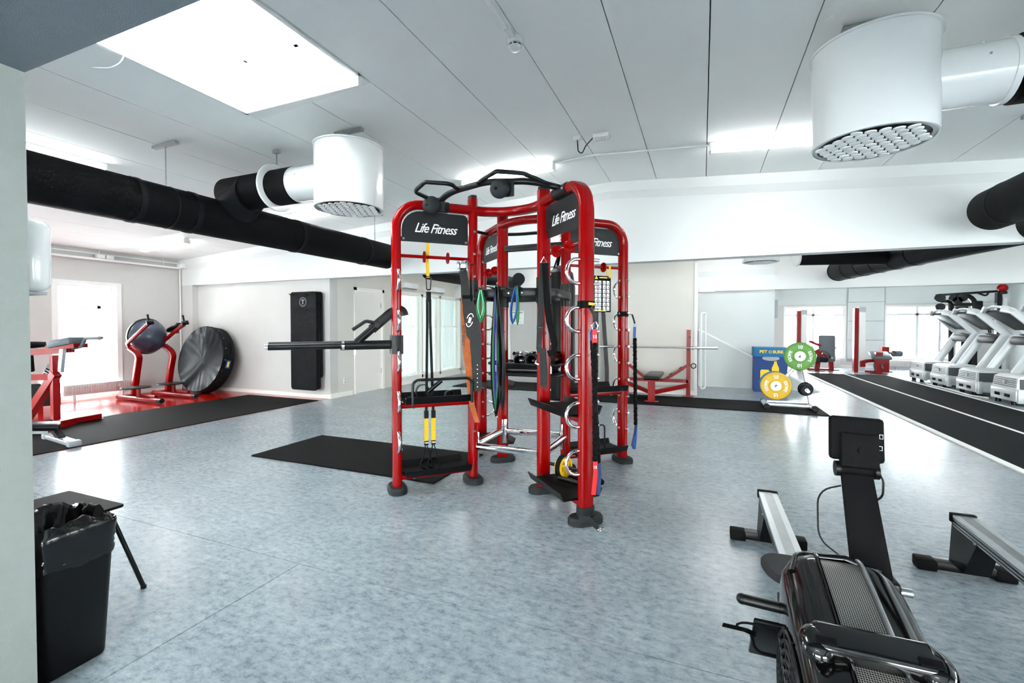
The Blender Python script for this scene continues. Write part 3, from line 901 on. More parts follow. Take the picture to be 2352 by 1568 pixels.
for k in range(7): MB().bb((-.14, -.0145, .09 - k * .035), (.10 - .03 * (k % 3), -.012, .10 - k * .035)).part('text_line', 'print_grey', nb)
# ================================================================= RED FUNCTIONAL TRAINING RACK
CR = V(-1.52, 3.885, 0)
RI, RO = .46, 1.11
ZT = 2.352
rk = thing('training_rack', 'large red four-armed functional training rack in the middle of the floor', 'training rack', CR)
S2 = math.sqrt(.5)
ARM = {'a': (V(-S2, -S2, 0), V(S2, -S2, 0)), 'b': (V(S2, -S2, 0), V(S2, S2, 0)), 'c': (V(S2, S2, 0), V(-S2, S2, 0)), 'd': (V(-S2, S2, 0), V(-S2, -S2, 0))}
Z = V(0, 0, 1)
PROF = rrect(.112, .074, .034, 4)
def arm_pt(k, r, z, s=0.0): d, n = ARM[k]; return d * r + n * s + Z * z
# two continuous frame tubes: a-b and c-d
for p, q in (('a', 'b'), ('c', 'd')):
    pts = [arm_pt(p, RO, .05), arm_pt(p, RO, ZT), V(0, 0, ZT), arm_pt(q, RO, ZT), arm_pt(q, RO, .05)]
    f1 = fillet(pts[:3], .20, 8)
    path = [pts[0]] + fillet([pts[0], pts[1], pts[2]], .20, 8)[1:-1]
    mid = fillet([pts[1], pts[2], pts[3]], .42, 14)[1:-1]
    path2 = fillet([pts[2], pts[3], pts[4]], .20, 8)[1:]
    MB().sweep(path + mid + path2, [(a, b) for b, a in PROF] if False else [(a, b) for a, b in PROF], up=ARM[p][0]).part('frame_tube', 'red_gloss', rk)
BOLT = MB().lathe([(0, 0), (.011, 0), (.011, .004), (.008, .008), (.004, .008), (.003, .004), (0, .004)], None, 10).mesh('bolt', 'steel')
BOLTK = MB().lathe([(0, 0), (.007, 0), (.006, .003), (0, .003)], None, 8).mesh('bolt_hole', 'black_satin')
def face_m(k, r, z, s, nrm, up=Z): return frame(x=up.cross(nrm), z=nrm, o=arm_pt(k, r, z, s))
HZ = [.34 + .163 * i for i in range(10)]      # rung heights 1..10
for k, (d, n) in ARM.items():
    # inner post
    ip = MB().sweep([arm_pt(k, RI, .05), arm_pt(k, RI, 2.45)], PROF, up=d).part('inner_post', 'red_gloss', rk)
    MB().sweep([arm_pt(k, RI, 2.45), arm_pt(k, RI, 2.475)], rrect(.10, .066, .03, 4), up=d).part('post_cap', 'dark_grey_rubber', ip)
    for i, z_ in enumerate([.2, .42, .64, .86, 1.08, 1.3, 1.52, 1.74, 1.96, 2.12]):
        linked('bolt_hole', BOLTK, ip, face_m(k, RI, z_, -.012, -d) @ Matrix.Translation((0, 0, .037)))
        linked('bolt_hole', BOLTK, ip, face_m(k, RI, z_, 0, d) @ Matrix.Translation((0, 0, .037)))
    for i in range(10):
        linked('bolt', BOLT, ip, face_m(k, RI, .45 + .19 * i, .0, n) @ Matrix.Translation((0, 0, .056)))
    # feet: long rubber pads across the arm
    for r in (RI, RO):
        ft = MB()
        prof = []
        for w, z0 in ((.0, 0), (.0, .035), (.012, .05)):
            ring = []
            for a in range(24):
                ang = 2 * PI * a / 24
                c_, s_ = math.cos(ang), math.sin(ang)
                cx_ = (.075 - w) * c_; cy_ = (.085 - w) * s_ + (.045 if s_ > .01 else -.045 if s_ < -.01 else 0)
                ring.append(arm_pt(k, r + cx_, z0 + .0015, cy_))
            prof.append(ring)
        ft.rings(prof).part('foot_pad', 'dark_grey_rubber', rk)
    # sign plate with lettering
    zz0, zz1 = 2.05, 2.305
    m = frame(x=d if k in ('c',) else -d, y=Z, o=arm_pt(k, (RI + RO) / 2, 0))
    half = (RO - RI) / 2 - .045
    out = -1 if k != 'c' else 1
    poly = []
    for (x, z_, r) in ((-half, zz0, .01), (half, zz0, .01), (half, zz1, .16 if out > 0 else .04), (-half, zz1, .16 if out < 0 else .04)):
        poly.append((x, z_, r))
    pts = []
    for i, (x, z_, r) in enumerate(poly):
        sx, sz = (1 if x < 0 else -1), (1 if z_ < 2.2 else -1)
        c0 = V(x + sx * r, z_ + sz * r, 0)
        a0 = {(-1, -1): PI, (1, -1): 1.5 * PI, (1, 1): 0, (-1, 1): PI / 2}[(-sx, -sz)]
        for j in range(7): pts.append((c0.x + r * math.cos(a0 + PI / 2 * j / 6), c0.y + r * math.sin(a0 + PI / 2 * j / 6)))
    sp = MB().prism(pts, -.004, .004, m).part('sign_plate', 'sign_grey', rk)
    tx = MB().text('Life Fitness', .112, m @ Matrix.Translation((.0, zz0 + .115, .0045)), shear=.42, bold=.004, sx=.86, space=.86)
    tx.text('Life Fitness', .112, m @ Matrix.Rotation(PI, 4, 'Y') @ Matrix.Translation((.0, zz0 + .115, .0045)), shear=.42, bold=.004, sx=.86, space=.86)
    tx.part('lettering', 'print_white', sp)
    for (x, z_) in ((-half + .015, zz0 + .02), (half - .015, zz0 + .02)):
        for s in (0,):
            MB().prism([(x - .02, z_ - .02), (x + .02, z_ - .02), (x + .02, z_ + .02), (x - .02, z_ + .02)], -.009, -.004, m).part('bracket', 'red_gloss', sp)
            linked('bolt', BOLT, sp, m @ Matrix.Translation((x, z_, .004)))
    # hook bar with two discs
    hb = MB().cyl(arm_pt(k, RI, 1.93), arm_pt(k, RO, 1.93), .014, 10).part('hook_bar', 'red_gloss', rk)
    for r in (.68, .88): MB().cyl(arm_pt(k, r - .005, 1.93), arm_pt(k, r + .005, 1.93), .048, 20).part('disc', 'red_gloss', hb)
    # two shelves
    for zs in (.70, .115):
        bar = MB().sweep([arm_pt(k, RI, zs), arm_pt(k, RO, zs)], rrect(.055, .045, .015, 3), up=Z).part('shelf_bar', 'red_gloss', rk)
        w, lip = .14, .055
        pr = [(-w - .03, lip), (-w - .024, lip + .003), (-w, .006), (w, .006), (w + .024, lip + .003), (w + .03, lip), (w + .004, -.002), (-w - .004, -.002)]
        sh = MB().sweep([arm_pt(k, RI + .06, zs + .03), arm_pt(k, RO - .05, zs + .03)], pr, up=Z).part('shelf', 'black_satin', rk)
        MB().sweep([arm_pt(k, RI + .065, zs + .0385), arm_pt(k, RO - .055, zs + .0385)], [(-w, .003), (w, .003), (w, -.001), (-w, -.001)], up=Z).part('rubber_sheet', 'rubber', sh)
        for r in (.6, .97): linked('bolt', BOLT, bar, frame(x=d, z=-Z, o=arm_pt(k, r, zs - .022)))
    # D handles both sides of the outer post
    dsides = {'a': (1,), 'b': (-1,), 'c': (1,), 'd': (-1, 1)}[k]
    for s in (-1, 1):
        if s not in dsides:
            for z_ in HZ: MB().cyl(arm_pt(k, RO, z_, s * .05), arm_pt(k, RO, z_, s * .10), .0125, 12).part('peg', 'chrome', rk)
            continue
        for i in range(5):
            z0, z1 = HZ[2 * i], HZ[2 * i + 1]
            zc, rr = (z0 + z1) / 2, (z1 - z0) / 2
            pts = [arm_pt(k, RO, z0, s * .05), arm_pt(k, RO, z0, s * .075)]
            for j in range(1, 12):
                a = -PI / 2 + PI * j / 12
                pts.append(arm_pt(k, RO, zc + rr * math.sin(a), s * (.075 + rr * .95 * math.cos(a))))
            pts += [arm_pt(k, RO, z1, s * .075), arm_pt(k, RO, z1, s * .05)]
            MB().sweep(pts, circ(.0125, 10), up=d).part('grab_handle', 'chrome', rk)
    # numbers on the outer face
    for i in range(10): MB().text(str(i + 1), .026, frame(x=Z.cross(d), y=Z, o=arm_pt(k, RO + .0375, HZ[i])), bold=.01).part('rung_number', 'print_black', rk)
    for z_ in HZ: linked('bolt', BOLT, rk, face_m(k, RO, z_, 0, -d) @ Matrix.Translation((0, 0, .036)))
# chrome square at ankle height, welded to plates
ipos = {k: arm_pt(k, RI, 0) for k in ARM}
order = ['a', 'b', 'c', 'd']
for i in range(4):
    p, q = ipos[order[i]], ipos[order[(i + 1) % 4]]
    u = (q - p).normalized()
    MB().cyl(p + u * .05 + Z * .31, q - u * .05 + Z * .31, .032, 20).part('chrome_rail', 'chrome', rk)
for k, (d, n) in ARM.items():
    MB().box((0, 0, 0), (.05, .010, .24), frame(x=n, z=Z, o=arm_pt(k, RI - .045, .31)), bev=.002).part('chrome_plate', 'chrome', rk)
# black band bars at head height between inner posts
for i in range(4):
    p, q = ipos[order[i]], ipos[order[(i + 1) % 4]]
    mid = (p + q) / 2
    out = mid.normalized() * .07
    pts = fillet([p + Z * 1.63, p.lerp(q, .18) + out + Z * 1.63, p.lerp(q, .82) + out + Z * 1.63, q + Z * 1.63], .12, 4)
    bb_ = MB().sweep(pts, rrect(.03, .07, .008, 2), up=Z).part('band_bar', 'black_metal', rk)
    if i == 0:
        for f_ in (.22, .40, .58, .76):
            c_ = p.lerp(q, f_) + out + Z * 1.63
            linked('bolt', BOLT, bb_, frame(x=(1, 0, 0), z=(0, -1, 0), o=c_ + V(0, -.015, -.005)))
            MB().cyl(c_ + V(0, -.015, .028), c_ + V(0, -.085, .036), .009, 8).part('peg', 'black_metal', bb_)
for k, (d, n) in ARM.items():
    MB().sweep([arm_pt(k, RI, 1.54), arm_pt(k, RI, 1.75)], rrect(.122, .084, .036, 4), up=d).part('post_clamp', 'black_metal', rk)
# square bars near the top between back posts
for p_, q_, z_ in (('d', 'c', 2.12),):
    MB().beam(ipos[p_] + Z * z_, ipos[q_] + Z * z_, .05, .06, bev=.008).part('cross_bar', 'black_metal', rk)
# front pull-up bar with loop grips
def W(px, py, t): return PT(px, py, t) - CR
RPU = .78
pa, pb = arm_pt('a', RPU, 2.37), arm_pt('b', .80, 2.37)
cm = (pa + pb) / 2
bar_pts = fillet([pa, pa.lerp(pb, .18) + V(0, -.12, .05), pa.lerp(pb, .5) + V(0, -.17, .075), pa.lerp(pb, .82) + V(0, -.12, .05), pb], .5, 6)
pu = MB().sweep(bar_pts, circ(.024, 14)).part('pull_up_bar', 'black_metal', rk)
def bar_at(f):
    x = bar_pts[0].x + (bar_pts[-1].x - bar_pts[0].x) * f
    for p, q in zip(bar_pts, bar_pts[1:]):
        if p.x <= x <= q.x: return p.lerp(q, (x - p.x) / max(1e-6, q.x - p.x))
    return bar_pts[-1].copy()
MB().sweep(fillet([bar_at(.03), W(951, 440, 3.56), W(976, 418, 3.48), W(1036, 422, 3.44), bar_at(.26)], .05, 5), circ(.016, 10)).part('loop_grip', 'black_metal', pu)
MB().sweep(fillet([bar_at(.43), W(1101, 417, 3.44), W(1140, 393, 3.36), W(1203, 398, 3.28), bar_at(.93)], .05, 5), circ(.016, 10)).part('loop_grip', 'black_metal', pu)
for r_, k in ((RPU, 'a'), (.80, 'b')):
    MB().sweep([arm_pt(k, r_ - .10, ZT), arm_pt(k, r_ + .10, ZT)], rrect(.125, .085, .036, 4), up=Z).part('clamp', 'black_metal', rk)
    linked('bolt', BOLT, rk, face_m(k, r_ + .075, ZT, 0, ARM[k][1] if k == 'a' else -ARM[k][1]) @ Matrix.Translation((0, 0, .062)))
# climbing grips hanging under the bar
for c_, s_ in ((arm_pt('a', .76, 2.335) + V(.02, -.11, -.0), .075), (pa.lerp(pb, .62) + V(0, -.20, -.01), .075)):
    g_ = MB()
    g_.sphere(c_ + V(0, -.03, 0), s_, 18, 10, sc=(1, .85, .95)).part('climbing_grip', 'dark_grey_rubber', rk)
    MB().box(c_ + V(.035, .04, .015), (.10, .02, .12), bev=.008).part('grip_plate', 'dark_grey_rubber', rk)
    MB().cyl(c_ + V(-.005, -.089, -.012), c_ + V(-.005, -.096, -.012), .012, 10).part('grip_hole', 'black_matte', rk)
# rear pull-up bars
for p_, q_ in (('a', 'd'), ('d', 'c')):
    A_, B_ = arm_pt(p_, .80, 2.33), arm_pt(q_, .80, 2.33)
    o_ = ((A_ + B_) / 2); o_.z = 0; o_ = o_.normalized() * .10
    MB().sweep(fillet([A_, A_.lerp(B_, .25) + o_, A_.lerp(B_, .75) + o_, B_], .4, 4), circ(.018, 10)).part('rear_pull_up_bar', 'black_metal', rk)
# double tubular tray in the middle of the rack
for z_ in (1.00, .90):
    lp = [V(-.36, -.02, z_), V(.34, -.02, z_), V(.34, .36, z_), V(-.36, .36, z_)]
    lp = [p + V(-.02, .10, 0) for p in lp]
    MB().tube(lp, .014, 10, fil=.06, closed=True, fn=5).part('tray_rail', 'black_metal', rk)
MB().box((-.03, .27, .91), (.60, .34, .022), bev=.006).part('tray_deck', 'black_satin', rk)
MB().box((-.03, .27, .965), (.56, .32, .03), bev=.006).part('tray_pad', 'rubber', rk)
for x_ in (-.30, .24): 
    MB().cyl((x_, .12, .90), (x_, .12, 1.0), .016, 10).part('tray_spacer', 'steel', rk)
    MB().cyl((x_, .42, .90), (x_, .42, 1.0), .016, 10).part('tray_spacer', 'steel', rk)
for s_ in (-1, 1): MB().beam(V(s_ * .325, .325, .90), V(s_ * .25, .28, .90), .04, .03).part('tray_arm', 'black_metal', rk)
# front rail of the left upper shelf
d_, n_ = ARM['a']
MB().tube([arm_pt('a', RO - .10, .72, .165), arm_pt('a', RO - .10, .925, .165), arm_pt('a', RI + .06, .925, .165), arm_pt('a', RI + .06, .72, .165)], .012, 10, fil=.05).part('shelf_rail', 'black_metal', rk)
# wire loop on the right rear lower shelf
MB().tube([arm_pt('c', .78, .155, -.06), arm_pt('c', .78, .40, -.06), arm_pt('c', .86, .40, -.06), arm_pt('c', .86, .155, -.06)], .008, 8, fil=.035).part('wire_loop', 'black_metal', rk)
# lever arm on left outer post
la = thing('lever_arm', 'black steel lever arm hooked on the left post of the red rack', 'lever arm', CR)
zl = 1.205
MB().sweep([arm_pt('a', RO, zl - .075), arm_pt('a', RO, zl + .075)], rrect(.13, .095, .02, 3), up=d_).part('clamp_box', 'black_metal', la)
tip = arm_pt('a', RO + .93, zl - .005)
dirv = (tip - arm_pt('a', RO, zl)).normalized()
b0 = arm_pt('a', RO + .05, zl)
MB().cyl(b0, b0 + dirv * .38, .036, 18).part('socket_tube', 'black_metal', la)
MB().cyl(b0 + dirv * .30, tip, .026, 18).part('inner_tube', 'black_metal', la)
MB().box((0, 0, 0), (.55, .02, .014), frame(x=dirv, z=Z, o=b0 + dirv * .60 + Z * .028)).part('key_strip', 'black_satin', la)
MB().cyl(tip, tip + dirv * .02, .024, 18).part('end_cap', 'chrome', la)
MB().cyl(b0 + dirv * .35, b0 + dirv * .37, .039, 18).part('ring', 'chrome', la)
MB().cyl(b0 + dirv * .27 - Z * .02, b0 + dirv * .27 - Z * .075, .009, 8).part('pull_pin', 'steel', la)
br0, br1 = b0 + dirv * .26 + Z * .02, arm_pt('a', RO + .03, zl + .27)
up_ = br0.lerp(br1, .55)
MB().cyl(br0, up_, .030, 16).part('brace_tube', 'black_metal', la)
bd = (br1 - br0).normalized()
hk = fillet([up_ - bd * .05, br1 - bd * .02, arm_pt('a', RO - .045, zl + .30), arm_pt('a', RO - .06, zl + .235)], .04, 5)
MB().sweep(hk, rrect(.05, .075, .012, 2), up=Z).part('hook', 'black_metal', la)
MB().cyl(up_ + n_ * .03, up_ + n_ * .05, .02, 14).part('pivot_bolt', 'black_satin', la)
g0 = up_ + bd * .02 + n_ * .02
MB().tube([g0, g0 - d_ * -.10 + n_ * .02 + Z * .02, g0 + d_ * .20 + n_ * .02 - Z * .05], .014, 10, fil=.04).part('grip', 'dark_grey_rubber', la)
# ================================================================= GEAR HANGING ON THE RACK
def AP(k, r, z, s=0.0): return CR + arm_pt(k, r, z, s)
# yellow and black suspension trainer on the left arm
tr = thing('suspension_trainer', 'yellow and black suspension trainer hanging on the left arm of the rack', 'suspension trainer', AP('a', .80, 0, .0))
c0 = AP('a', .84, 0, -.02)
da, na = ARM['a']
MB().ribbon([c0 + Z * 2.31, c0 + Z * 1.98 + da * .005, c0 + Z * 1.90 + da * .012, c0 + Z * 1.76 + da * .004], .026, .008, da).part('anchor_strap', 'yellow_web', tr, world=True)
MB().tube([c0 + V(0, 0, 1.77) + da * .022, c0 + V(0, 0, 1.66) + da * .016, c0 + V(0, 0, 1.66) - da * .016, c0 + V(0, 0, 1.77) - da * .022], .0055, 8, closed=True, fil=.012).part('carabiner', 'black_metal', tr, world=True)
MB().box((0, 0, 0), (.04, .014, .09), frame(x=da, z=Z, o=c0 + Z * 1.60), bev=.003).part('equaliser', 'leather_black', tr, world=True)
for s in (-1, 1):
    a1 = c0 + da * (s * .012)
    a2 = c0 + da * (s * .03) + na * .03 + Z * .60
    MB().ribbon([a1 + Z * 1.58, a1 + Z * 1.40, a2], .022, .005, da).part('strap', 'leather_black', tr, world=True)
    a3 = a2 - Z * .015
    MB().ribbon([a2 + Z * .05, a3], .034, .03, da).part('buckle', 'black_satin', tr, world=True)
    y0 = a3 - Z * .02
    MB().ribbon([y0 + Z * .02, y0 - Z * .17], .033, .012, da).part('yellow_strap', 'yellow_web', tr, world=True)
    lb_ = MB().ribbon([y0 - Z * .17, y0 - Z * .205], .035, .013, da).part('label_patch', 'black_matte', tr, world=True)
    MB().text('TRX', .018, frame(x=-da, y=Z, o=y0 - Z * .187 + na * .0068), bold=.02).part('lettering', 'print_white', lb_, world=True)
    f0 = y0 - Z * .205
    cc = f0 - Z * .16
    for q in (-1, 1):
        MB().ribbon([f0 + da * (q * .006), f0 - Z * .09 + da * (q * .03) * .9, cc + da * (q * .052) + na * .01], .02, .005, na).part('foot_cradle', 'black_matte', tr, world=True)
    pts = [cc + da * (.055 * math.cos(2 * PI * k / 20)) + na * (.045 * math.sin(2 * PI * k / 20)) + Z * (-.01 + .012 * math.sin(4 * PI * k / 20) - .03 * (math.sin(2 * PI * k / 20))) for k in range(20)]
    MB().sweep(pts, rrect(.006, .026, .002, 1), up=Z, closed=True).part('foot_loop', 'black_matte', tr, world=True)

# black ankle straps and handles lying on the left upper shelf
zs = .742
ks = thing('handle_strap', 'black strap handle lying on the upper left shelf of the rack', 'strap handle', AP('a', .92, zs))
o0 = AP('a', .90, zs + .065, .01)
MB().cyl(o0 + da * -.04 + Z * .0 + na * .02, o0 - da * .15 + Z * .095 + na * .05, .017, 14).part('grip_tube', 'black_satin', ks, world=True)
pts = [o0 + da * (.055 * math.cos(2 * PI * k / 22) + .0) + Z * (.062 * math.sin(2 * PI * k / 22)) for k in range(22)]
MB().sweep(pts, rrect(.006, .06, .002, 1), up=na, closed=True).part('strap_loop', 'leather_black', ks, world=True)
MB().ribbon([o0 + da * .05 - Z * .05, o0 + da * .10 - Z * .04, o0 + da * .14 - Z * .055], .05, .012, na).part('strap_tail', 'leather_black', ks, world=True)
wc = thing('wrist_cuff', 'small black wrist cuff on the upper left shelf of the rack', 'cuff', AP('a', .68, zs))
o1 = AP('a', .68, zs + .038, .06)
pts = [o1 + da * (.04 * math.cos(2 * PI * k / 20)) + Z * (.035 * math.sin(2 * PI * k / 20)) for k in range(20)]
MB().sweep(pts, rrect(.006, .05, .002, 1), up=na, closed=True).part('cuff_loop', 'leather_black', wc, world=True)
MB().ribbon([o1 + da * -.04 + Z * -.02, o1 + da * -.09 - Z * .034], .045, .006, na).part('cuff_tail', 'black_matte', wc, world=True)
MB().box(o1 + da * .03 + na * .03 + Z * -.02, (.03, .012, .02), None).part('buckle', 'steel', wc, world=True)

# weight belts hanging at the left inner post
hk = MB().cyl(AP('a', RI, 1.87, .05), AP('a', RI + .06, 1.885, .14), .008, 8).part('belt_hook', 'red_gloss', rk, world=True)
def belt_path(pix, t): return [PT(x, y, t) for x, y in pix]
def shaped_belt(name, pix, widths, t, material, label, logo=None, th=.010):
    o = thing(name, label, 'weight belt', (PT(pix[0][0], pix[0][1], t).x, PT(pix[0][0], pix[0][1], t).y, PT(pix[0][0], pix[0][1], t).z - 1.0))
    P = [PT(x, y, t) for x, y in pix]
    P2 = []; W2 = []
    for i in range(len(P) - 1):
        for j in range(5): P2.append(P[i].lerp(P[i + 1], j / 5)); W2.append(widths[i] + (widths[i + 1] - widths[i]) * (.5 - .5 * math.cos(PI * j / 5)))
    P2.append(P[-1]); W2.append(widths[-1])
    side = RV.copy()
    rs = []
    for p, w in zip(P2, W2):
        e = side * (w / 2)
        q = FV * (th / 2)
        rs.append([p - e - q, p + e - q, p + e + q, p - e + q])
    b = MB().rings(rs).part('band', material, o, world=True, smooth=50)
    return o, b
tb = 3.86
o, b = shaped_belt('weight_belt', [(1066, 625), (1068, 650), (1070, 720), (1074, 800), (1079, 870), (1084, 930), (1096, 970)], [.05, .07, .085, .08, .06, .045, .04], tb + .06, 'leather_tan', 'tan leather weight belt hanging behind a black one at the left inner post')
mt = frame(x=Z, y=RV * -1 if False else -RV, o=PT(1063.5, 790, tb + .045))
MB().text('BEST BODY', .034, frame(x=-Z, y=RV, o=PT(1064, 770, tb + .05)), bold=.01, ext=.0004).part('lettering', 'print_black', b, world=True)
o, b = shaped_belt('weight_belt', [(1062, 612), (1066, 640), (1071, 690), (1076, 698), (1081, 720), (1089, 770), (1093, 782), (1094, 830), (1096, 860), (1096, 898)], [.062, .066, .072, .10, .125, .125, .10, .082, .08, .075], tb, 'leather_black', 'black leather weight belt with white round emblem at the left inner post')
MB().box((0, 0, 0), (.09, .03, .06), frame(x=RV, z=Z, o=PT(1062, 608, tb)), bev=.006).part('buckle', 'steel', o, world=True)
for k in range(2): MB().tube([PT(1055 + 3 * k, 600, tb - .02), PT(1070 + 2 * k, 598, tb - .02), PT(1071, 620, tb - .02), PT(1056, 622, tb - .02)], .005, 8, closed=True).part('buckle_frame', 'chrome', o, world=True)
MB().box((0, 0, 0), (.085, .016, .03), frame(x=RV, z=Z, o=PT(1074, 682, tb)), bev=.003).part('keeper', 'black_matte', o, world=True)
m_ = frame(x=RV * .97 - Z * .25, z=-FV, o=PT(1079, 735, tb - .012))
em = MB()
for a0, a1 in ((.6, 3.0), (3.75, 6.15)):
    pts = [m_ @ V(.026 * math.cos(a), .056 * math.sin(a), 0) for a in [a0 + (a1 - a0) * k / 12 for k in range(13)]]
    em.ribbon(pts, .001, .007, FV)
em.box((0, 0, 0), (.022, .048, .001), m_)
em.part('emblem', 'print_white', b, world=True)
for k in range(6): MB().cyl(PT(1096.5, 838 + 10 * k, tb - .0065), PT(1096.5, 838 + 10 * k, tb - .0055), .004, 8).part('eyelet', 'steel', b, world=True)

# resistance bands looped over the pegs of the front band bar
p_, q_ = ipos['a'], ipos['b']
outv = ((p_ + q_) / 2).normalized() * .07
def peg(f): return CR + p_.lerp(q_, f) + outv + Z * 1.665 + V(0, -.05, 0)
def band_loop(f, length, w, th, material, label, spread, lean=0.0, inner=None, kname='resistance_band'):
    o = thing(kname, label, 'resistance band', (peg(f).x, peg(f).y, peg(f).z - length))
    top = peg(f)
    def path(sp, L, dx=0, k=14):
        P = [top + V(0, 0, .012)]
        for i in range(1, k):
            u = i / (k - 1)
            P.append(top + V(sp * math.sin(PI * min(1, u * 1.02)) ** .8 * (.35 + .65 * u) + lean * u + dx, 0, -L * u + .012))
        return P
    A, B = path(-spread, length), path(spread, length)
    P = A + B[::-1][1:-1]
    MB().sweep(P, rrect(th, w, th * .3, 1), up=(.75, -.66, 0), closed=True).part('loop', material, o, world=True)
    if inner:
        for mt_, sp, L_ in inner:
            A, B = path(-sp, L_), path(sp, L_)
            MB().sweep([p + V(0, -.008, 0) for p in A + B[::-1][1:-1]], rrect(th * .7, w * .6, th * .2, 1), up=(.75, -.66, 0), closed=True).part('inner_strand', mt_, o, world=True)
    return o
band_loop(.22, .29, .03, .010, 'green_rubber', 'short green resistance band folded over the left peg of the band bar', .05, inner=[('green_light', .034, .25), ('green_rubber', .016, .28)])
band_loop(.43, 1.06, .045, .012, 'rubber', 'long black resistance band hanging from the middle peg down to knee height', .055, inner=[('green_rubber', .035, 1.02), ('purple_rubber', .018, .98)])
band_loop(.47, 1.0, .05, .012, 'black_satin', 'wide glossy black resistance band beside the long black one', .035, lean=.03)
band_loop(.70, .30, .032, .010, 'blue_rubber', 'short blue resistance band folded over the right peg of the band bar', .036, lean=-.03)
band_loop(.72, .31, .02, .009, 'green_rubber', 'short dark green resistance band behind the blue one', .012, lean=.0)

# black strap hanging at the right inner post
bs = thing('hanging_strap', 'long black webbing strap with buckle hanging on the front inner post', 'strap', AP('b', RI, .9))
ts = 3.58
MB().tube([PT(1249, 590, ts), PT(1242, 603, ts), PT(1256, 603, ts)], .005, 8, closed=True).part('hook_ring', 'chrome', bs, world=True)
MB().ribbon([PT(1246, 604, ts), PT(1244, 690, ts), PT(1240, 745, ts), PT(1238, 800, ts), PT(1250, 815, ts)], .045, .006, RV).part('strap', 'leather_black', bs, world=True)
MB().ribbon([PT(1252, 604, ts), PT(1256, 690, ts), PT(1262, 740, ts), PT(1274, 790, ts), PT(1272, 808, ts), PT(1258, 812, ts)], .05, .006, RV).part('strap', 'black_matte', bs, world=True)
MB().ribbon([PT(1246, 800, ts - .02), PT(1249, 850, ts - .02), PT(1249, 888, ts - .02)], .055, .008, RV).part('strap_end', 'leather_black', bs, world=True)
MB().box((0, 0, 0), (.05, .014, .025), frame(x=RV, z=Z, o=PT(1240, 752, ts - .01)), bev=.003).part('keeper', 'black_satin', bs, world=True)
MB().ribbon([PT(1229, 833, ts - .02), PT(1237, 837, ts - .02)], .008, .005, Z).part('clip', 'chrome', bs, world=True)

# punching bag between the right inner posts
pbx = V(-1.35, 4.565, 0)
pb_ = thing('punching_bag', 'long black punching bag hanging inside the rack on a chain', 'punching bag', (pbx.x, pbx.y, .60))
R_ = .15
MB().lathe([(0, 0), (R_ * .8, 0), (R_ * .97, .02), (R_, .06), (R_, 1.15), (R_ * .85, 1.30), (R_ * .35, 1.37), (0, 1.38)], None, 32).part('body', 'leather_black', pb_)
for k in range(4):
    a = PI / 4 + k * PI / 2
    MB().ribbon([V(R_ * math.cos(a), R_ * math.sin(a), 1.15), V(.02 * math.cos(a), .02 * math.sin(a), 1.50)], .03, .006, V(-math.sin(a), math.cos(a), 0)).part('hanging_strap', 'black_matte', pb_)
for k in range(11):
    z0 = 1.48 + k * .022
    a = k * PI / 2
    e = V(math.cos(a), math.sin(a), 0) * .008
    MB().tube([V(0, 0, z0) - e, V(0, 0, z0 + .028) - e, V(0, 0, z0 + .028) + e, V(0, 0, z0) + e], .0028, 6, closed=True, fil=.007, fn=2).part('chain_link', 'chrome', pb_)

# boxing gloves on the middle tray
def glove(pos, rz, label):
    o = thing('boxing_glove', label, 'boxing glove', pos, rz, 'boxing gloves on the rack tray')
    rs = []
    for u, (w, h, zc, x) in enumerate(((.03, .02, .04, -.11), (.05, .045, .05, -.10), (.055, .05, .055, -.04), (.068, .06, .065, .02), (.075, .065, .068, .08), (.065, .055, .062, .13), (.035, .03, .05, .155))):
        rs.append([V(x, w * math.cos(2 * PI * k / 16), zc + h * math.sin(2 * PI * k / 16)) for k in range(16)])
    MB().rings(rs).part('palm', 'black_gloss', o, smooth=60)
    rs = []
    for x, y, z, r in ((-.03, .05, .08, .02), (.02, .075, .10, .03), (.07, .07, .105, .028), (.10, .055, .10, .016)):
        rs.append([V(x, y + r * math.cos(2 * PI * k / 12), z + r * math.sin(2 * PI * k / 12)) for k in range(12)])
    MB().rings(rs).part('thumb', 'black_gloss', o, smooth=60)
    MB().lathe([(.052, -.02), (.06, -.02), (.06, .06), (.052, .06)], frame(x=(0, 1, 0), z=(-1, 0, 0), o=(-.09, 0, .055)), 18, closed=True).part('cuff', 'black_satin', o)
    MB().box((-.12, .0, .113), (.05, .05, .006), bev=.002).part('wrist_strap', 'black_matte', o)
    return o
tz = .982
glove(CR + V(-.09, .27, tz), 1.75, 'shiny black boxing glove lying leftmost on the middle tray of the rack')
glove(CR + V(.07, .26, tz), 1.5, 'shiny black boxing glove in the middle of three on the rack tray')
glove(CR + V(.225, .27, tz), 1.35, 'shiny black boxing glove lying rightmost on the middle tray of the rack')

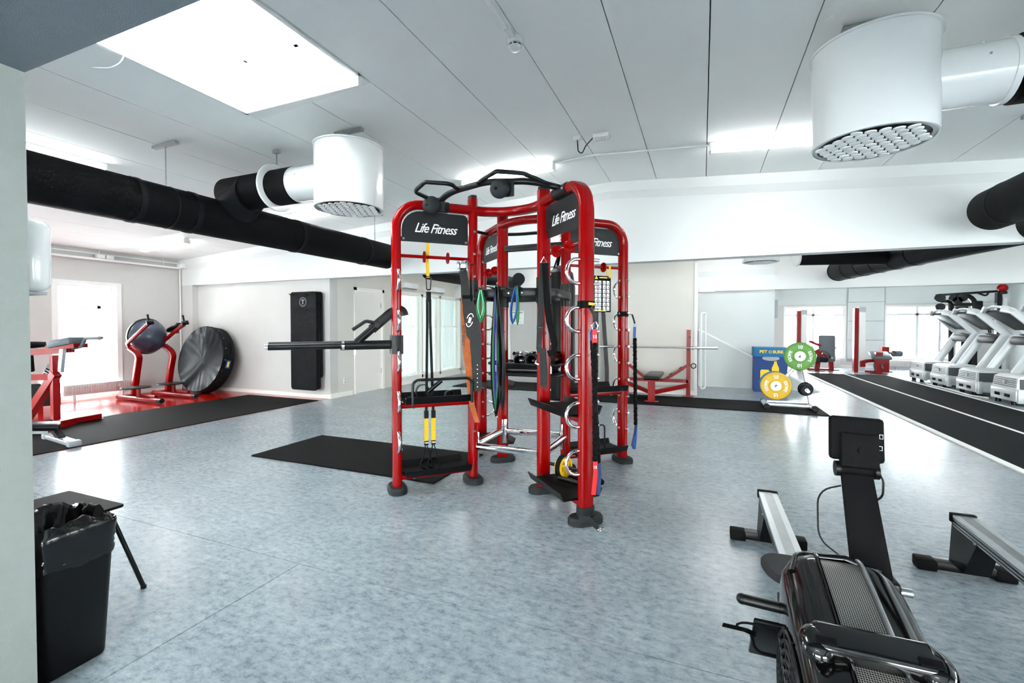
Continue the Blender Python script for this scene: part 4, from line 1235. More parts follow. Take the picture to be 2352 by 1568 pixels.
# bungee trainers with straps
def bungee(k, r, z, s, parts, label, strap_label, dirn, rad):
    pass
def bungee_cord(o, p0, p1, rad, n=46):
    pts = [p0.lerp(p1, i / n) + V(math.sin(i * 1.9) * .0015, math.cos(i * 2.3) * .0015, 0) for i in range(n + 1)]
    MB().sweep(pts, circ(rad, 10), scale=[1.0 + (.16 if i % 2 else -.06) for i in range(n + 1)]).part('ruffled_sleeve', 'black_matte', o, world=True, smooth=0)
t0 = 2.98
st = thing('bungee_strap', 'black and yellow post strap with carabiner on the front post of the rack', 'strap', AP('b', RO, 1.47))
MB().sweep([AP('b', RO, 1.475), AP('b', RO, 1.525)], rrect(.122, .084, .037, 4), up=ARM['b'][0]).part('cuff', 'black_matte', st, world=True)
pr_ = AP('b', RO + .02, 1.50, .055)
car = PT(1366, 745, t0)
MB().ribbon([pr_, PT(1356, 708, t0), PT(1364, 722, t0), car + Z * .02], .018, .006, Z.cross(RV)).part('tail', 'leather_black', st, world=True)
MB().box((0, 0, 0), (.075, .002, .018), frame(x=RV * .98 - Z * .12, z=Z, o=AP('b', RO + .044, 1.505))).part('yellow_patch', 'yellow', st, world=True)
MB().tube([car + Z * .03 + RV * .0, car + RV * .02 - Z * .005, car + RV * .012 - Z * .035, car - RV * .012 - Z * .035, car - RV * .02 - Z * .005], .0045, 8, closed=True, fil=.01, fn=3).part('carabiner', 'chrome', st, world=True)
bg = thing('bungee_trainer', 'black ruffled bungee with red ends hanging on the front post', 'bungee', (car.x, car.y, .2))
MB().ribbon([car - Z * .03, car - Z * .085, car - Z * .13], .032, .012, RV).part('top_sleeve', 'red_web', bg, world=True)
MB().text('15', .030, frame(x=RV, y=Z, o=car - Z * .08 - FV * .0068), bold=.02).part('lettering', 'print_white', bg, world=True)
e1 = PT(1367, 1058, t0)
bungee_cord(bg, car - Z * .12, e1, .017)
MB().ribbon([e1 + Z * .01, PT(1368, 1085, t0), PT(1363, 1136, t0)], .028, .010, RV).part('end_sleeve', 'red_web', bg, world=True)
MB().text('15', .026, frame(x=RV, y=Z, o=PT(1367, 1073, t0 - .008)), bold=.02).part('lettering', 'print_white', bg, world=True)
bg2 = thing('bungee_trainer', 'black ruffled bungee with blue ends tucked behind the red-ended one', 'bungee', (car.x, car.y + .03, .2))
c2 = PT(1359, 765, t0 + .04)
MB().ribbon([car - Z * .02 + FV * .01, c2, PT(1360, 785, t0 + .04)], .024, .010, RV).part('top_sleeve', 'blue_rubber', bg2, world=True)
e2 = PT(1375, 1062, t0 + .03)
bungee_cord(bg2, PT(1360, 782, t0 + .035), e2, .014)
MB().ribbon([e2 + Z * .01, PT(1377, 1090, t0 + .03), PT(1374, 1136, t0 + .03)], .024, .010, RV).part('end_sleeve', 'navy', bg2, world=True)
t3 = 4.44
st2 = thing('bungee_strap', 'plain black post strap on the right rear post of the rack', 'strap', AP('c', RO, 1.47))
MB().sweep([AP('c', RO, 1.45), AP('c', RO, 1.50)], rrect(.122, .084, .037, 4), up=ARM['c'][0]).part('cuff', 'black_matte', st2, world=True)
c3 = PT(1458, 748, t3)
MB().ribbon([AP('c', RO, 1.475, -.058), PT(1452, 722, t3), PT(1457, 738, t3), c3 + Z * .02], .02, .005, Z.cross(RV)).part('tail', 'leather_black', st2, world=True)
MB().tube([c3 + Z * .025, c3 + RV * .012 - Z * .01, c3 - RV * .012 - Z * .01], .004, 8, closed=True, fil=.006, fn=3).part('carabiner', 'chrome', st2, world=True)
bg3 = thing('bungee_trainer', 'black ruffled bungee with blue ends on the right rear post', 'bungee', (c3.x, c3.y, .3))
MB().ribbon([c3 - Z * .01, PT(1457, 775, t3)], .024, .010, RV).part('top_sleeve', 'blue_rubber', bg3, world=True)
bungee_cord(bg3, PT(1458, 776, t3), PT(1460, 975, t3), .017)
MB().ribbon([PT(1461, 972, t3), PT(1459, 990, t3), PT(1452, 1022, t3), PT(1456, 1030, t3)], .022, .008, RV).part('end_sleeve', 'navy', bg3, world=True)
MB().ribbon([PT(1461, 972, t3), PT(1460, 1000, t3), PT(1457, 1031, t3)], .026, .008, RV).part('end_loop', 'blue_rubber', bg3, world=True)
# ankle strap round foot of the front post
an = thing('ankle_strap', 'grey webbing ankle strap with a steel ring round the foot of the front post', 'strap', AP('b', RO, .055))
MB().sweep([AP('b', RO, .055), AP('b', RO, .115)], rrect(.126, .088, .038, 4), up=ARM['b'][0]).part('cuff', 'dark_grey_rubber', an, world=True)
MB().ribbon([PT(1330, 1190, 2.99), PT(1352, 1190, 2.97), PT(1366, 1206, 2.97), PT(1374, 1212, 2.97)], .03, .006, Z).part('tail', 'dark_grey_rubber', an, world=True)
rc = PZ(1379, 1216, .018)
MB().tube([rc + V(.022 * math.cos(2 * PI * k / 14), .022 * math.sin(2 * PI * k / 14), .012 * math.cos(2 * PI * k / 14)) for k in range(14)], .004, 6, closed=True).part('ring', 'chrome', an, world=True)
# yellow ab wheel and black roller on the lower front shelf
aw = thing('ab_wheel', 'yellow spoked ab roller with black tyre on the lower front shelf', 'ab roller', AP('b', .66, .156, .07))
wc_ = AP('b', .66, .156 + .095, .075)
ax_ = (RV * .75 + V(0, 0, 0) - FV * .66).normalized()
wm = frame(x=Z, z=ax_, o=wc_)
MB().lathe([(.078, -.02), (.094, -.016), (.094, .016), (.078, .02)], wm, 28, closed=True).part('tyre', 'rubber', aw, world=True)
MB().lathe([(.062, -.03), (.08, -.03), (.08, .03), (.062, .03)], wm, 28, closed=True).part('rim', 'yellow', aw, world=True)
for k in range(5):
    a = 2 * PI * k / 5
    MB().beam(wm @ V(.012 * math.cos(a), .012 * math.sin(a), 0), wm @ V(.07 * math.cos(a), .07 * math.sin(a), 0), .026, .04, up=ax_, bev=.006).part('spoke', 'yellow', aw, world=True)
MB().cyl(wm @ V(0, 0, -.13), wm @ V(0, 0, .13), .014, 12).part('axle_grip', 'black_satin', aw, world=True)
MB().lathe([(.012, -.045), (.022, -.045), (.022, .045), (.012, .045)], wm, 16, closed=True).part('hub', 'yellow', aw, world=True)
fr_ = MB().cyl(PT(1362, 1088, 3.18), PT(1383, 1108, 3.22), .020, 16)
rl = fr_.solo('foam_roller', 'black_matte', 'black roller tube end sticking out behind the red and blue bungee ends', 'roller')
rl2 = MB().cyl(AP('b', .72, .19, .0), AP('b', .95, .19, .12), .018, 14).solo('push_up_bar', 'black_satin', 'short black bar lying on the lower front shelf behind the post', 'bar')
# exercise chart hung on right rear arm
dc, nc = ARM['c']
ch = thing('exercise_chart', 'black exercise chart board with a grid of small white pictures', 'chart', AP('c', .78, 1.36, -.06))
cm_ = frame(x=dc, y=Z, o=AP('c', .77, 1.68, -.045))
MB().prism([(-.16 + .0, -.19), (.16, -.19), (.16, .16), (-.16, .16)], 0, .006, cm_).part('board', 'black_matte', ch, world=True)
for j in range(7):
    for i, x in enumerate((-.045, -.005, .035, .085, .128)):
        MB().box((0, 0, 0), (.032, .036, .001), cm_ @ Matrix.Translation((x, .095 - j * .042, .0066))).part('picture', 'print_white', ch, world=True)
        MB().box((0, 0, 0), (.007, .014, .001), cm_ @ Matrix.Translation((x + .004 * ((i + j) % 3 - 1), .09 - j * .042, .0074))).part('figure', 'print_black', ch, world=True)
    MB().box((0, 0, 0), (.05, .006, .001), cm_ @ Matrix.Translation((-.112, .10 - j * .042, .0066))).part('row_title', 'print_white', ch, world=True)
    MB().box((0, 0, 0), (.05, .003, .001), cm_ @ Matrix.Translation((-.112, .112 - j * .042, .0066))).part('row_title_line', 'print_yellow', ch, world=True)
for x0, x1 in ((-.14, -.04), (.03, .12)): MB().box((0, 0, 0), (x1 - x0, .010, .001), cm_ @ Matrix.Translation(((x0 + x1) / 2, .143, .0066))).part('title', 'print_yellow', ch, world=True)
MB().prism([(-.018, -.014), (.018, -.014), (0, .016)], .006, .0075, cm_ @ Matrix.Translation((-.005, .143, 0))).part('emblem', 'print_yellow', ch, world=True)
MB().box((0, 0, 0), (.26, .006, .001), cm_ @ Matrix.Translation((-.02, -.178, .0066))).part('footer', 'print_yellow', ch, world=True)
for x in (-.145, .145):
    MB().ribbon([cm_ @ V(x, .14, .009), cm_ @ V(x, .26, .012), cm_ @ V(x - .012, .262, -.03), cm_ @ V(x - .025, .15, -.006)], .022, .003, dc).part('hanging_strap', 'yellow_web', ch, world=True)
    MB().cyl(cm_ @ V(x, .142, .009), cm_ @ V(x, .142, .012), .006, 8).part('eyelet', 'print_black', ch, world=True)
# gear on the rear left arm
gl = thing('grip_handle', 'grey and black cable handle hanging low on the rear left arm', 'handle', AP('d', .80, .4))
MB().box((0, 0, 0), (.05, .05, .16), frame(x=ARM['d'][0], z=Z, o=AP('d', .86, .50, -.10)), bev=.01).part('body', 'black_satin', gl, world=True)
MB().box((0, 0, 0), (.03, .055, .08), frame(x=ARM['d'][0], z=Z, o=AP('d', .90, .50, -.10)), bev=.008).part('clamp', 'silver', gl, world=True)
# ================================================================= LEFT ZONE
# black floor mats
MB().bb((-8.25, 1.2, .0025), (-6.45, 6.36, .012)).solo('floor_mat', 'mat_black', 'long black rubber floor strip beside the red painted floor', 'floor mat', loc=(-7.35, 4.4, .0025))
MB().bb((-4.33, 3.36, 0), (-2.12, 4.32, .014)).solo('floor_mat', 'mat_black', 'black rubber floor mat under the left side of the red rack', 'floor mat', loc=(-3.2, 3.84, 0))

# round covered trampoline leaning on the wall
rd = thing('round_crash_mat', 'big round black covered trampoline leaning against the wall', 'trampoline', (-9.3, 6.1, 0))
tilt = math.radians(11)
nrm = V(0, -math.cos(tilt), math.sin(tilt))
upv = V(0, math.sin(tilt), math.cos(tilt))
RD, TH = .675, .26
cen = V(-9.40, 6.17, .0) + upv * (RD * .995)
cen.z += .018; 
rm = frame(x=(1, 0, 0), y=upv, o=cen)
n = 64
side = MB()
side.lathe([(RD - .02, -TH / 2), (RD, -TH / 2 + .02), (RD, TH / 2 - .015), (RD - .012, TH / 2)], rm, n)
side.lathe([(RD - .02, -TH / 2), (0, -TH / 2)], rm, n)
side.part('side_band', 'foam_black', rd, world=True)
cov = MB()
prof = []
rs = []
for r in [0, .12, .25, .38, .5, .6, .66]:
    ring = []
    for k in range(96):
        a = 2 * PI * k / 96
        fold = .011 * min(1, r / .4) * (math.sin(r * math.cos(a) * 34 + 2.2 * math.sin(r * math.sin(a) * 5 + 1)) * (.55 + .45 * math.sin(a)) + .4 * math.sin(r * math.cos(a) * 61 + r * math.sin(a) * 9))
        sag = -.05 * (1 - (r / .66) ** 2)
        ring.append(rm @ V(r * math.cos(a), r * math.sin(a), TH / 2 + sag + fold) if r > 0 else rm @ V(.002 * math.cos(a), .002 * math.sin(a), TH / 2 - .05))
    rs.append(ring)
cov.rings(rs, cap=False).part('cover', 'tarp_black', rd, world=True, smooth=70)
for a in [k * PI / 9 for k in range(18)]:
    MB().cyl(rm @ V((RD - .003) * math.cos(a), (RD - .003) * math.sin(a), TH / 2 - .05), rm @ V((RD + .006) * math.cos(a), (RD + .006) * math.sin(a), TH / 2 - .05), .010, 8).part('rivet', 'chrome', rd, world=True)
def on_rim(a, z, w, h, th=.006):
    return frame(x=(rm.to_3x3() @ V(0, 0, 1)), z=(rm.to_3x3() @ V(math.cos(a), math.sin(a), 0)), o=rm @ V(RD * math.cos(a), RD * math.sin(a), z))
MB().ribbon([rm @ V((RD + .012) * math.cos(a), (RD + .012) * math.sin(a), -.02) for a in [.18 + .05 * k for k in range(8)]], .045, .008, rm.to_3x3() @ V(0, 0, 1)).part('carry_handle', 'black_matte', rd, world=True)
pt_ = MB().box((0, 0, 0), (.09, .16, .004), on_rim(-.12, 0, 0, 0)).part('brand_patch', 'blue_rubber', rd, world=True)
MB().box((0, 0, .003), (.04, .11, .003), on_rim(-.12, 0, 0, 0)).part('patch_print', 'print_yellow', pt_, world=True)

# exercise mats hanging on two pegs
for k, (dy, w, dz, lb) in enumerate(((0.0, .63, 0, 'black foam exercise mat hanging frontmost on the wall pegs'), (.05, .62, .02, 'black foam exercise mat hanging second behind the front one'), (.10, .60, -.02, 'black foam exercise mat hanging closest to the wall'))):
    x0 = -7.19 + .03 * k; x1 = x0 + w; z0 = .165 + dz + (.25 if k == 2 else 0); z1 = 2.0 + (.0 if k else 0)
    y = 6.42 + dy
    poly = rrect(x1 - x0, z1 - z0, .06, 4)
    o = MB()
    m = frame(x=(1, 0, 0), y=(0, 0, 1), o=((x0 + x1) / 2, y + .02, (z0 + z1) / 2))
    o.prism(poly, -.018, .018, m)
    o = o.solo('exercise_mat', 'foam_black', lb, 'exercise mat', 'exercise mats hanging on wall pegs', loc=((x0 + x1) / 2, y, z0))
    if k == 0:
        em = MB().lathe([(.075, .0), (.085, .0), (.085, .001), (.075, .001)], frame(x=(1, 0, 0), y=(0, 0, 1), o=((x0 + x1) / 2, y, 1.81)), 24, closed=True)
        em.part('emblem_ring', 'mid_grey', o, world=True)
        MB().box(((x0 + x1) / 2, y + .001, 1.81), (.018, .004, .09)).part('emblem_post', 'mid_grey', o, world=True)
        MB().box(((x0 + x1) / 2, y + .001, 1.845), (.07, .004, .016)).part('emblem_bar', 'mid_grey', o, world=True)
for x in (-7.11, -6.72):
    MB().tube([V(x, 6.62, 1.94), V(x, 6.36, 1.94), V(x, 6.32, 1.96)], .008, 8).solo('wall_peg', 'black_metal', 'black wall peg holding the exercise mats, ' + ('left' if x < -7 else 'right') + ' one', 'peg', loc=(x, 6.62, 1.94))

# two red standing twist machines
def step_machine(base, rz, label, seat):
    o = thing('step_machine', label, 'exercise machine', base, rz, 'red machines on the red floor')
    MB().cyl((-.62, 0, .048), (.54, 0, .048), .04, 14).part('base_tube', 'red_paint', o)
    MB().cyl((.54, 0, .048), (.64, 0, .048), .044, 14).part('end_cap', 'black_satin', o)
    MB().cyl((-.64, 0, .048), (-.62, 0, .048), .044, 14).part('end_cap', 'red_paint', o)
    MB().beam(V(-.55, .0, .05), V(-.55, .30, .05), .07, .06).part('base_spine', 'red_paint', o)
    MB().cyl((-.75, .30, .04), (-.05, .30, .04), .034, 14).part('rear_tube', 'red_paint', o)
    MB().sweep(fillet([V(-.57, .22, .06), V(-.40, .18, .50), V(-.24, .14, .84), V(-.38, .06, .97)], .14, 5), rrect(.09, .10, .02, 2), up=(0, 1, 0)).part('upright', 'red_paint', o)
    MB().sweep(fillet([V(-.38, .06, .97), V(-.34, .0, 1.04), V(.42, -.05, 1.42)], .06, 4), rrect(.06, .06, .02, 2), up=(0, 1, 0)).part('arm', 'red_paint', o)
    MB().cyl((.40, -.09, 1.41), (.44, -.0, 1.43), .04, 12).part('arm_cap', 'black_satin', o)
    MB().cyl((.40, -.05, 1.42), (.36, -.05, 1.56), .019, 10).part('grip', 'black_satin', o)
    MB().cyl((-.02, .0, .05), (-.03, .0, .24), .035, 12).part('step_post', 'red_paint', o)
    MB().lathe([(0, 0), (.22, 0), (.225, .008), (.22, .02), (0, .02)], Matrix.Translation((-.10, .0, .24)), 28).part('step_plate', 'black_satin', o)
    if seat:
        MB().box((0, 0, 0), (.36, .18, .08), frame(x=(.92, 0, .38), y=(0, 1, 0), o=(-.02, .06, 1.33)), bev=.03).part('pad', 'black_satin', o)
        MB().beam(V(.02, .02, 1.24), V(.12, .0, 1.25), .05, .05).part('pad_bracket', 'red_paint', o)
    return o
step_machine((-9.35, 5.05, .0025), 0, 'red step machine with the half ball resting on it, left of a pair', False)
step_machine((-9.38, 5.66, .0025), 0, 'red step machine in front of the round trampoline', True)
# balance half ball resting against the left machine
bo = thing('balance_ball', 'grey-blue half balance ball on black base resting on the red machine', 'balance ball', (-9.5, 5.45, .95))
bn = (V(1.0, .03, -.05)).normalized()
bm_ = frame(x=Z.cross(bn), z=bn, o=PT(338, 772, 8.80))
rb_ = .325
MB().lathe([(0, .27)] + [(rb_ * math.sin(a), .27 * math.cos(a)) for a in [.08 * k for k in range(1, 20)]] + [(rb_, .0)], bm_, 44).part('dome', 'bosu_blue', bo, world=True, smooth=60)
MB().lathe([(0, -.06), (rb_ * .9, -.06), (rb_ + .012, -.045), (rb_ + .018, .0), (rb_, .012), (0, .012)], bm_, 44).part('base_platform', 'black_satin', bo, world=True)
MB().text('', .1, Matrix()) if False else None

# red pad machine at left picture edge
rp = thing('pad_machine', 'red leg machine with black pads in front of the left window', 'exercise machine', (-8.75, 3.7, 0))
def q(x, y, t): return PT(x, y, t)
t_ = 8.85
MB().beam(PZ(62, 990, .06), PZ(62, 990, .06) + V(-.25, .55, 0), .09, .09).part('base_cross', 'red_paint', rp, world=True)
MB().beam(PZ(128, 968, .06), PZ(128, 968, .06) + V(0, 0, .90), .075, .075, up=(0, 1, 0)).part('upright', 'red_paint', rp, world=True)
pb0 = PZ(128, 968, .06)
MB().beam(PZ(60, 962, .07), PZ(60, 962, .07).lerp(pb0, 1.05) + V(0, 0, .66), .09, .10).part('brace', 'red_paint', rp, world=True)
fr0 = PZ(228, 955, .06)
MB().sweep(fillet([PZ(70, 985, .06), PZ(130, 972, .06), fr0], .3, 4), rrect(.10, .08, .01, 1)).part('floor_tube', 'red_paint', rp, world=True)
MB().box(fr0 + V(-.04, 0, -.048), (.10, .10, .02)).part('foot', 'mid_grey', rp, world=True)
hz = .93
h0 = pb0 + V(-.75, -.25, hz - .02); h1 = pb0 + V(.20, .10, hz + .05)
MB().beam(h0, h1, .08, .08).part('seat_rail', 'red_paint', rp, world=True)
MB().beam(h0 + V(0, 0, -.32), pb0 + V(0, 0, hz - .32), .07, .08).part('lower_rail', 'red_paint', rp, world=True)
dv = (h1 - h0).normalized()
MB().box((0, 0, 0), (.42, .26, .09), frame(x=dv, z=Z, o=h0.lerp(h1, .32) + Z * .10), bev=.03).part('seat_pad', 'vinyl_black', rp, world=True)
MB().box((0, 0, 0), (.34, .26, .10), frame(x=(dv + Z * .12), z=Z, o=h0.lerp(h1, .93) + Z * .10), bev=.035).part('thigh_pad', 'upholstery_grey', rp, world=True)
MB().box((0, 0, 0), (.40, .20, .06), frame(x=dv, z=Z, o=h0.lerp(h1, .93) + Z * .045)).part('pad_bracket', 'red_paint', rp, world=True)
MB().box((0, 0, 0), (.30, .24, .24), frame(x=dv, z=Z, o=h0.lerp(h1, .2) + Z * -.15), bev=.02).part('weight_block', 'black_matte', rp, world=True)
sl = h0.lerp(h1, .62)
sa, sb = PT(95, 882, 6.45), PT(118, 838, 6.45)
sup = (FV.cross(sb - sa)).normalized()
MB().sweep([sa, sb], rrect(.02, .10, .005, 2), up=sup).part('slotted_plate', 'silver', rp, world=True)
for k in range(5):
    c_ = sa.lerp(sb, .25 + .13 * k) - FV * .012
    MB().box((0, 0, 0), (.06, .008, .016), frame(x=sup, z=(sb - sa), o=c_)).part('slot', 'black_matte', rp, world=True)
MB().beam(h1 + V(-.10, -.08, -.30), h1 + V(-.03, -.08, .02), .04, .08).part('lever_plate', 'silver', rp, world=True)
MB().tube([h1 + V(-.05, 0, 0), h1 + V(.16, .03, .04), h1 + V(.24, .04, .15), h1 + V(.50, .10, .16)], .02, 10, fil=.05).part('hand_lever', 'upholstery_grey', rp, world=True)
MB().box((0, 0, 0), (.45, .05, .36), frame(x=(.38, .93, 0), z=Z, o=PT(93, 907, 7.2)), bev=.01).part('guard_panel', 'sign_grey', rp, world=True)
MB().box((0, 0, 0), (.06, .05, .30), frame(x=(.38, .93, 0), z=Z, o=PT(93, 932, 7.2))).part('guard_post', 'red_paint', rp, world=True)
# adjustable bench, only its front end shows
ab = thing('weight_bench', 'black padded flat bench end with grey foot beside the near pier', 'bench', (-7.2, 2.75, .012))
f0 = PZ(120, 1003, .04); f1 = PZ(170, 1018, .04)
e_ = (f1 - f0).normalized()
MB().beam(f0 - e_ * .1, f1 + e_ * .0, .10, .05, bev=.008).part('foot_tube', 'silver', ab, world=True)
for p in (f0 - e_ * .10, f1): MB().box((0, 0, 0), (.09, .115, .065), frame(x=e_, z=Z, o=p), bev=.01).part('foot_cap', 'mid_grey', ab, world=True)
mid = f0.lerp(f1, .45)
topp = PT(110, 968, (mid - EYE).dot(FV) * 1.02)
MB().beam(mid + Z * .02, topp, .07, .05).part('leg', 'sign_grey', ab, world=True)
pd = (V(-.42, -.88, .14)).normalized()
p1 = PT(138, 978, (mid - EYE).dot(FV)) 
MB().box((-.62, 0, 0), (1.25, .28, .08), frame(x=-pd, z=Z, o=p1), bev=.03).part('pad', 'vinyl_black', ab, world=True)
MB().beam(p1 + pd * .10 - Z * .06, p1 + pd * 1.1 - Z * .06, .06, .05).part('pad_rail', 'silver', ab, world=True)
MB().beam(p1 + pd * 1.15 - Z * .05, V((p1 + pd * 1.15).x, (p1 + pd * 1.15).y, .012), .05, .05, up=(0, 1, 0)).part('rear_leg', 'sign_grey', ab, world=True)

# paper towel dispenser on the far side of near pier
dp = thing('paper_dispenser', 'white glossy dispenser on the back of the near pier', 'dispenser', (-2.42, .85, 1.48))
MB().box((0, .055, .135), (.30, .095, .265), bev=.035, seg=4).part('cover', 'white_gloss', dp)
MB().box((0, .06, -.004), (.22, .07, .012), bev=.003).part('outlet', 'light_grey', dp)
# bin with bag
bn_ = thing('waste_bin', 'tall dark grey waste bin lined with a black bag behind the near pier', 'waste bin', (-2.405, .992, 0), math.radians(2))
def rr(w, l, z, r=.03): return [V(x, y, z) for x, y in rrect(w, l, r, 5)]
MB().rings([rr(.25, .205, .0), rr(.26, .21, .01), rr(.328, .25, .525), rr(.34, .258, .54), rr(.34, .258, .552), rr(.32, .24, .552), rr(.25, .18, .03)]).part('body', 'black_satin', bn_)
def resample(poly, n):
    P = [Vector(p) for p in poly] + [Vector(poly[0])]
    L = [0]
    for p, q_ in zip(P, P[1:]): L.append(L[-1] + (q_ - p).length)
    out = []; j = 0
    for i in range(n):
        d = L[-1] * i / n
        while L[j + 1] < d: j += 1
        out.append(P[j].lerp(P[j + 1], (d - L[j]) / max(1e-9, L[j + 1] - L[j])))
    return out
base = resample(rrect(.352, .268, .04, 5), 88)
random.seed(3)
ph = [random.uniform(0, 6.28) for _ in range(12)]
def wob(i, s_): return .5 * math.sin(i * .29 + ph[0] + s_) + .3 * math.sin(i * .61 + ph[1] + 2 * s_) + .2 * math.sin(i * 1.27 + ph[2] + 3 * s_)
bag = []
for (k, z, wz, wr_) in ((.955, .425, .012, .004), (.968, .438, .010, .005), (.952, .450, .008, .004), (.972, .465, .007, .005), (.957, .480, .005, .003), (.982, .497, .004, .004), (.975, .515, .003, .002), (1.0, .535, .001, .001),
        (1.006, .556, .001, 0), (.985, .566, .002, .0), (.955, .562, .004, .003), (.925, .575, .012, .006), (.88, .590, .020, .010), (.80, .585, .026, .014), (.70, .555, .030, .018), (.58, .50, .03, .02), (.40, .42, .02, .02)):
    bag.append([V(p.x * (k + wr_ * 2 * wob(i, z * 60)), p.y * (k + wr_ * 2 * wob(i, z * 60)), z + wz * wob(i, z * 25)) for i, p in enumerate(base)])
MB().rings(bag, cap=False).part('bag', 'bin_bag', bn_, smooth=35)
# chair behind the bin
chx = thing('stacking_chair', 'black wooden chair with dark steel legs behind the waste bin', 'chair', (-2.92, 1.155, 0), PI / 2)
MB().rings([[(x, y, z) for x, y in rrect(.43 * s, .50 * s, .012, 3)] for s, z in ((.985, .447), (1.0, .452), (.995, .461))]).part('seat', 'chair_wood', chx)
for sy in (-1, 1):
    MB().tube([V(-.02, sy * .19, .436), V(.17, sy * .205, .436), V(.285, sy * .262, .008)], .0105, 12, fil=.05).part('leg', 'black_metal', chx)
    MB().tube([V(-.02, sy * .19, .436), V(-.15, sy * .205, .436), V(-.20, sy * .23, .008)], .0105, 12, fil=.05).part('leg', 'black_metal', chx)
    MB().tube([V(-.14, sy * .14, .438), V(-.20, sy * .15, .50), V(-.235, sy * .16, .84)], .010, 10, fil=.05).part('back_stay', 'black_metal', chx)
    MB().cyl((.285, sy * .262, .0), (.285, sy * .262, .016), .013, 10).part('foot_cap', 'black_satin', chx)
    MB().cyl((-.20, sy * .23, .0), (-.20, sy * .23, .016), .013, 10).part('foot_cap', 'black_satin', chx)
MB().box((0, 0, 0), (.42, .012, .22), frame(x=(0, 1, 0), z=(-.10, 0, 1), o=(-.24, 0, .77)), bev=.005).part('backrest', 'chair_wood', chx)
# ================================================================= RIGHT AND FAR ZONE
MB().bb((-2.05, 8.20, 0), (1.79, 9.30, .014)).solo('floor_mat', 'mat_black', 'long black rubber mat under the bench press and plate tree', 'floor mat', loc=(0, 8.75, 0))
MB().bb((-5.2, 9.05, 0), (-2.6, 10.35, .014)).solo('floor_mat', 'mat_black', 'dark rubber mat seen between the posts behind the red rack', 'floor mat', loc=(-3.9, 9.7, 0))
# sprint lane
ln = thing('sprint_lane', 'dark grey turf sprint lane with white lines before the treadmills', 'turf lane', (3.74, 9.5, 0))
MB().bb((2.80, 2.0, 0), (4.68, 15.6, .012)).part('turf', 'carpet', ln, world=True)
for x0, x1 in ((2.72, 2.80), (4.68, 4.74)): MB().bb((x0, 2.0, 0), (x1, 15.6, .013)).part('edge_line', 'carpet_line', ln, world=True)
MB().bb((3.705, 2.0, .012), (3.76, 15.6, .0135)).part('centre_line', 'carpet_line', ln, world=True)

# plate tree
pt0 = V(1.30, 8.70, .014)
tt = thing('plate_tree', 'silver triangular weight plate stand on the black mat', 'plate stand', pt0)
A = V(1.54, 8.72, .92); L_ = V(.99, 8.72, .12); Rr = V(1.62, 8.74, .12)
A = PY(1838, 820, 8.74); 
Lp = PY(1782, 890, 8.74)
MB().beam(PY(1772, 900, 8.80), PY(1842, 826, 8.80), .05, .06, up=(0, 1, 0), bev=.01).part('frame_leg', 'silver', tt, world=True)
MB().beam(PY(1840, 812, 8.80), PY(1862, 930, 8.80), .05, .06, up=(0, 1, 0), bev=.01).part('frame_leg', 'silver', tt, world=True)
MB().beam(PY(1762, 928, 8.72), PY(1862, 934, 8.72), .04, .05, bev=.008).part('base_bar', 'silver', tt, world=True)
MB().beam(PY(1762, 922, 8.90), PY(1862, 926, 8.90), .04, .05, bev=.008).part('base_bar', 'silver', tt, world=True)
for px in (1757, 1864):
    c_ = PY(px, 930, 8.75); c_.z = .05
    MB().cyl((c_.x, 8.50, .055), (c_.x, 9.02, .055), .04, 14).part('cross_foot', 'silver', tt, world=True)
    for y_ in (8.48, 9.0): MB().cyl((c_.x, y_, .055), (c_.x, y_ + .06, .055), .043, 14).part('foot_cap', 'dark_grey_rubber', tt, world=True)
for (px, py) in ((1837, 818), (1782, 886), (1850, 895)):
    c_ = PY(px, py, 8.74)
    MB().cyl((c_.x, 8.52, c_.z), (c_.x, 8.96, c_.z), .025, 14).part('peg', 'chrome', tt, world=True)
def bumper(c, r, material, num, label, words=True, th=.055):
    o = thing('weight_plate', label, 'weight plate', (c.x, c.y, c.z - r), 0, 'weight plates on the plate stand')
    m = frame(x=(1, 0, 0), y=(0, 0, 1), o=(0, 0, r))
    T2 = th / 2
    MB().lathe([(.026, -T2), (r * .26, -T2), (r * .26, -T2), (r - .015, -T2), (r, -T2 + .012), (r, T2 - .012), (r - .015, T2), (r * .86, T2), (r * .84, T2 - .006), (r * .46, T2 - .006), (r * .44, T2), (.026, T2)], m, 48, closed=True).part('rubber_disc', material, o)
    MB().lathe([(.026, T2 - .002), (r * .33, T2 - .002), (r * .34, T2 + .004), (r * .20, T2 + .006), (.026, T2 + .006)], m, 32, closed=True).part('steel_hub', 'steel', o)
    if words:
        for txt, a0, sgn in (('ESCAPE', PI, 1), ('ESCAPE', 0, 1)):
            for i, chh in enumerate(txt):
                a = a0 + sgn * (2.5 - i) * .20
                mm = m @ Matrix.Rotation(a - PI / 2, 4, 'Z') @ Matrix.Translation((0, r * .65, T2 - .005))
                MB().text(chh, .062, mm, bold=.03).part('letter', 'print_white', o)
        for a in (PI / 2, -PI / 2):
            for i, chh in enumerate(num):
                mm = m @ Matrix.Rotation(a + (.5 - i) * .24 - PI / 2, 4, 'Z') @ Matrix.Translation((0, r * .65, T2 - .005))
                MB().text(chh, .078, mm, bold=.03).part('numeral', 'print_white', o)
    return o
cg, cy = PY(1837, 818, 8.60), PY(1782, 886, 8.58)
cg.z -= .0; 
bumper(cg, .225, 'lime', '10', 'green round weight plate on the top peg of the stand')
bumper(cy, .225, 'plate_yellow', '15', 'yellow round weight plate on the lower left peg of the stand')
cb = cy + V(-.01, .075, .01)
bumper(cb, .225, 'plate_blue', '', 'blue weight plate mostly hidden behind the yellow one', False)
ck = PY(1850, 893, 8.66)
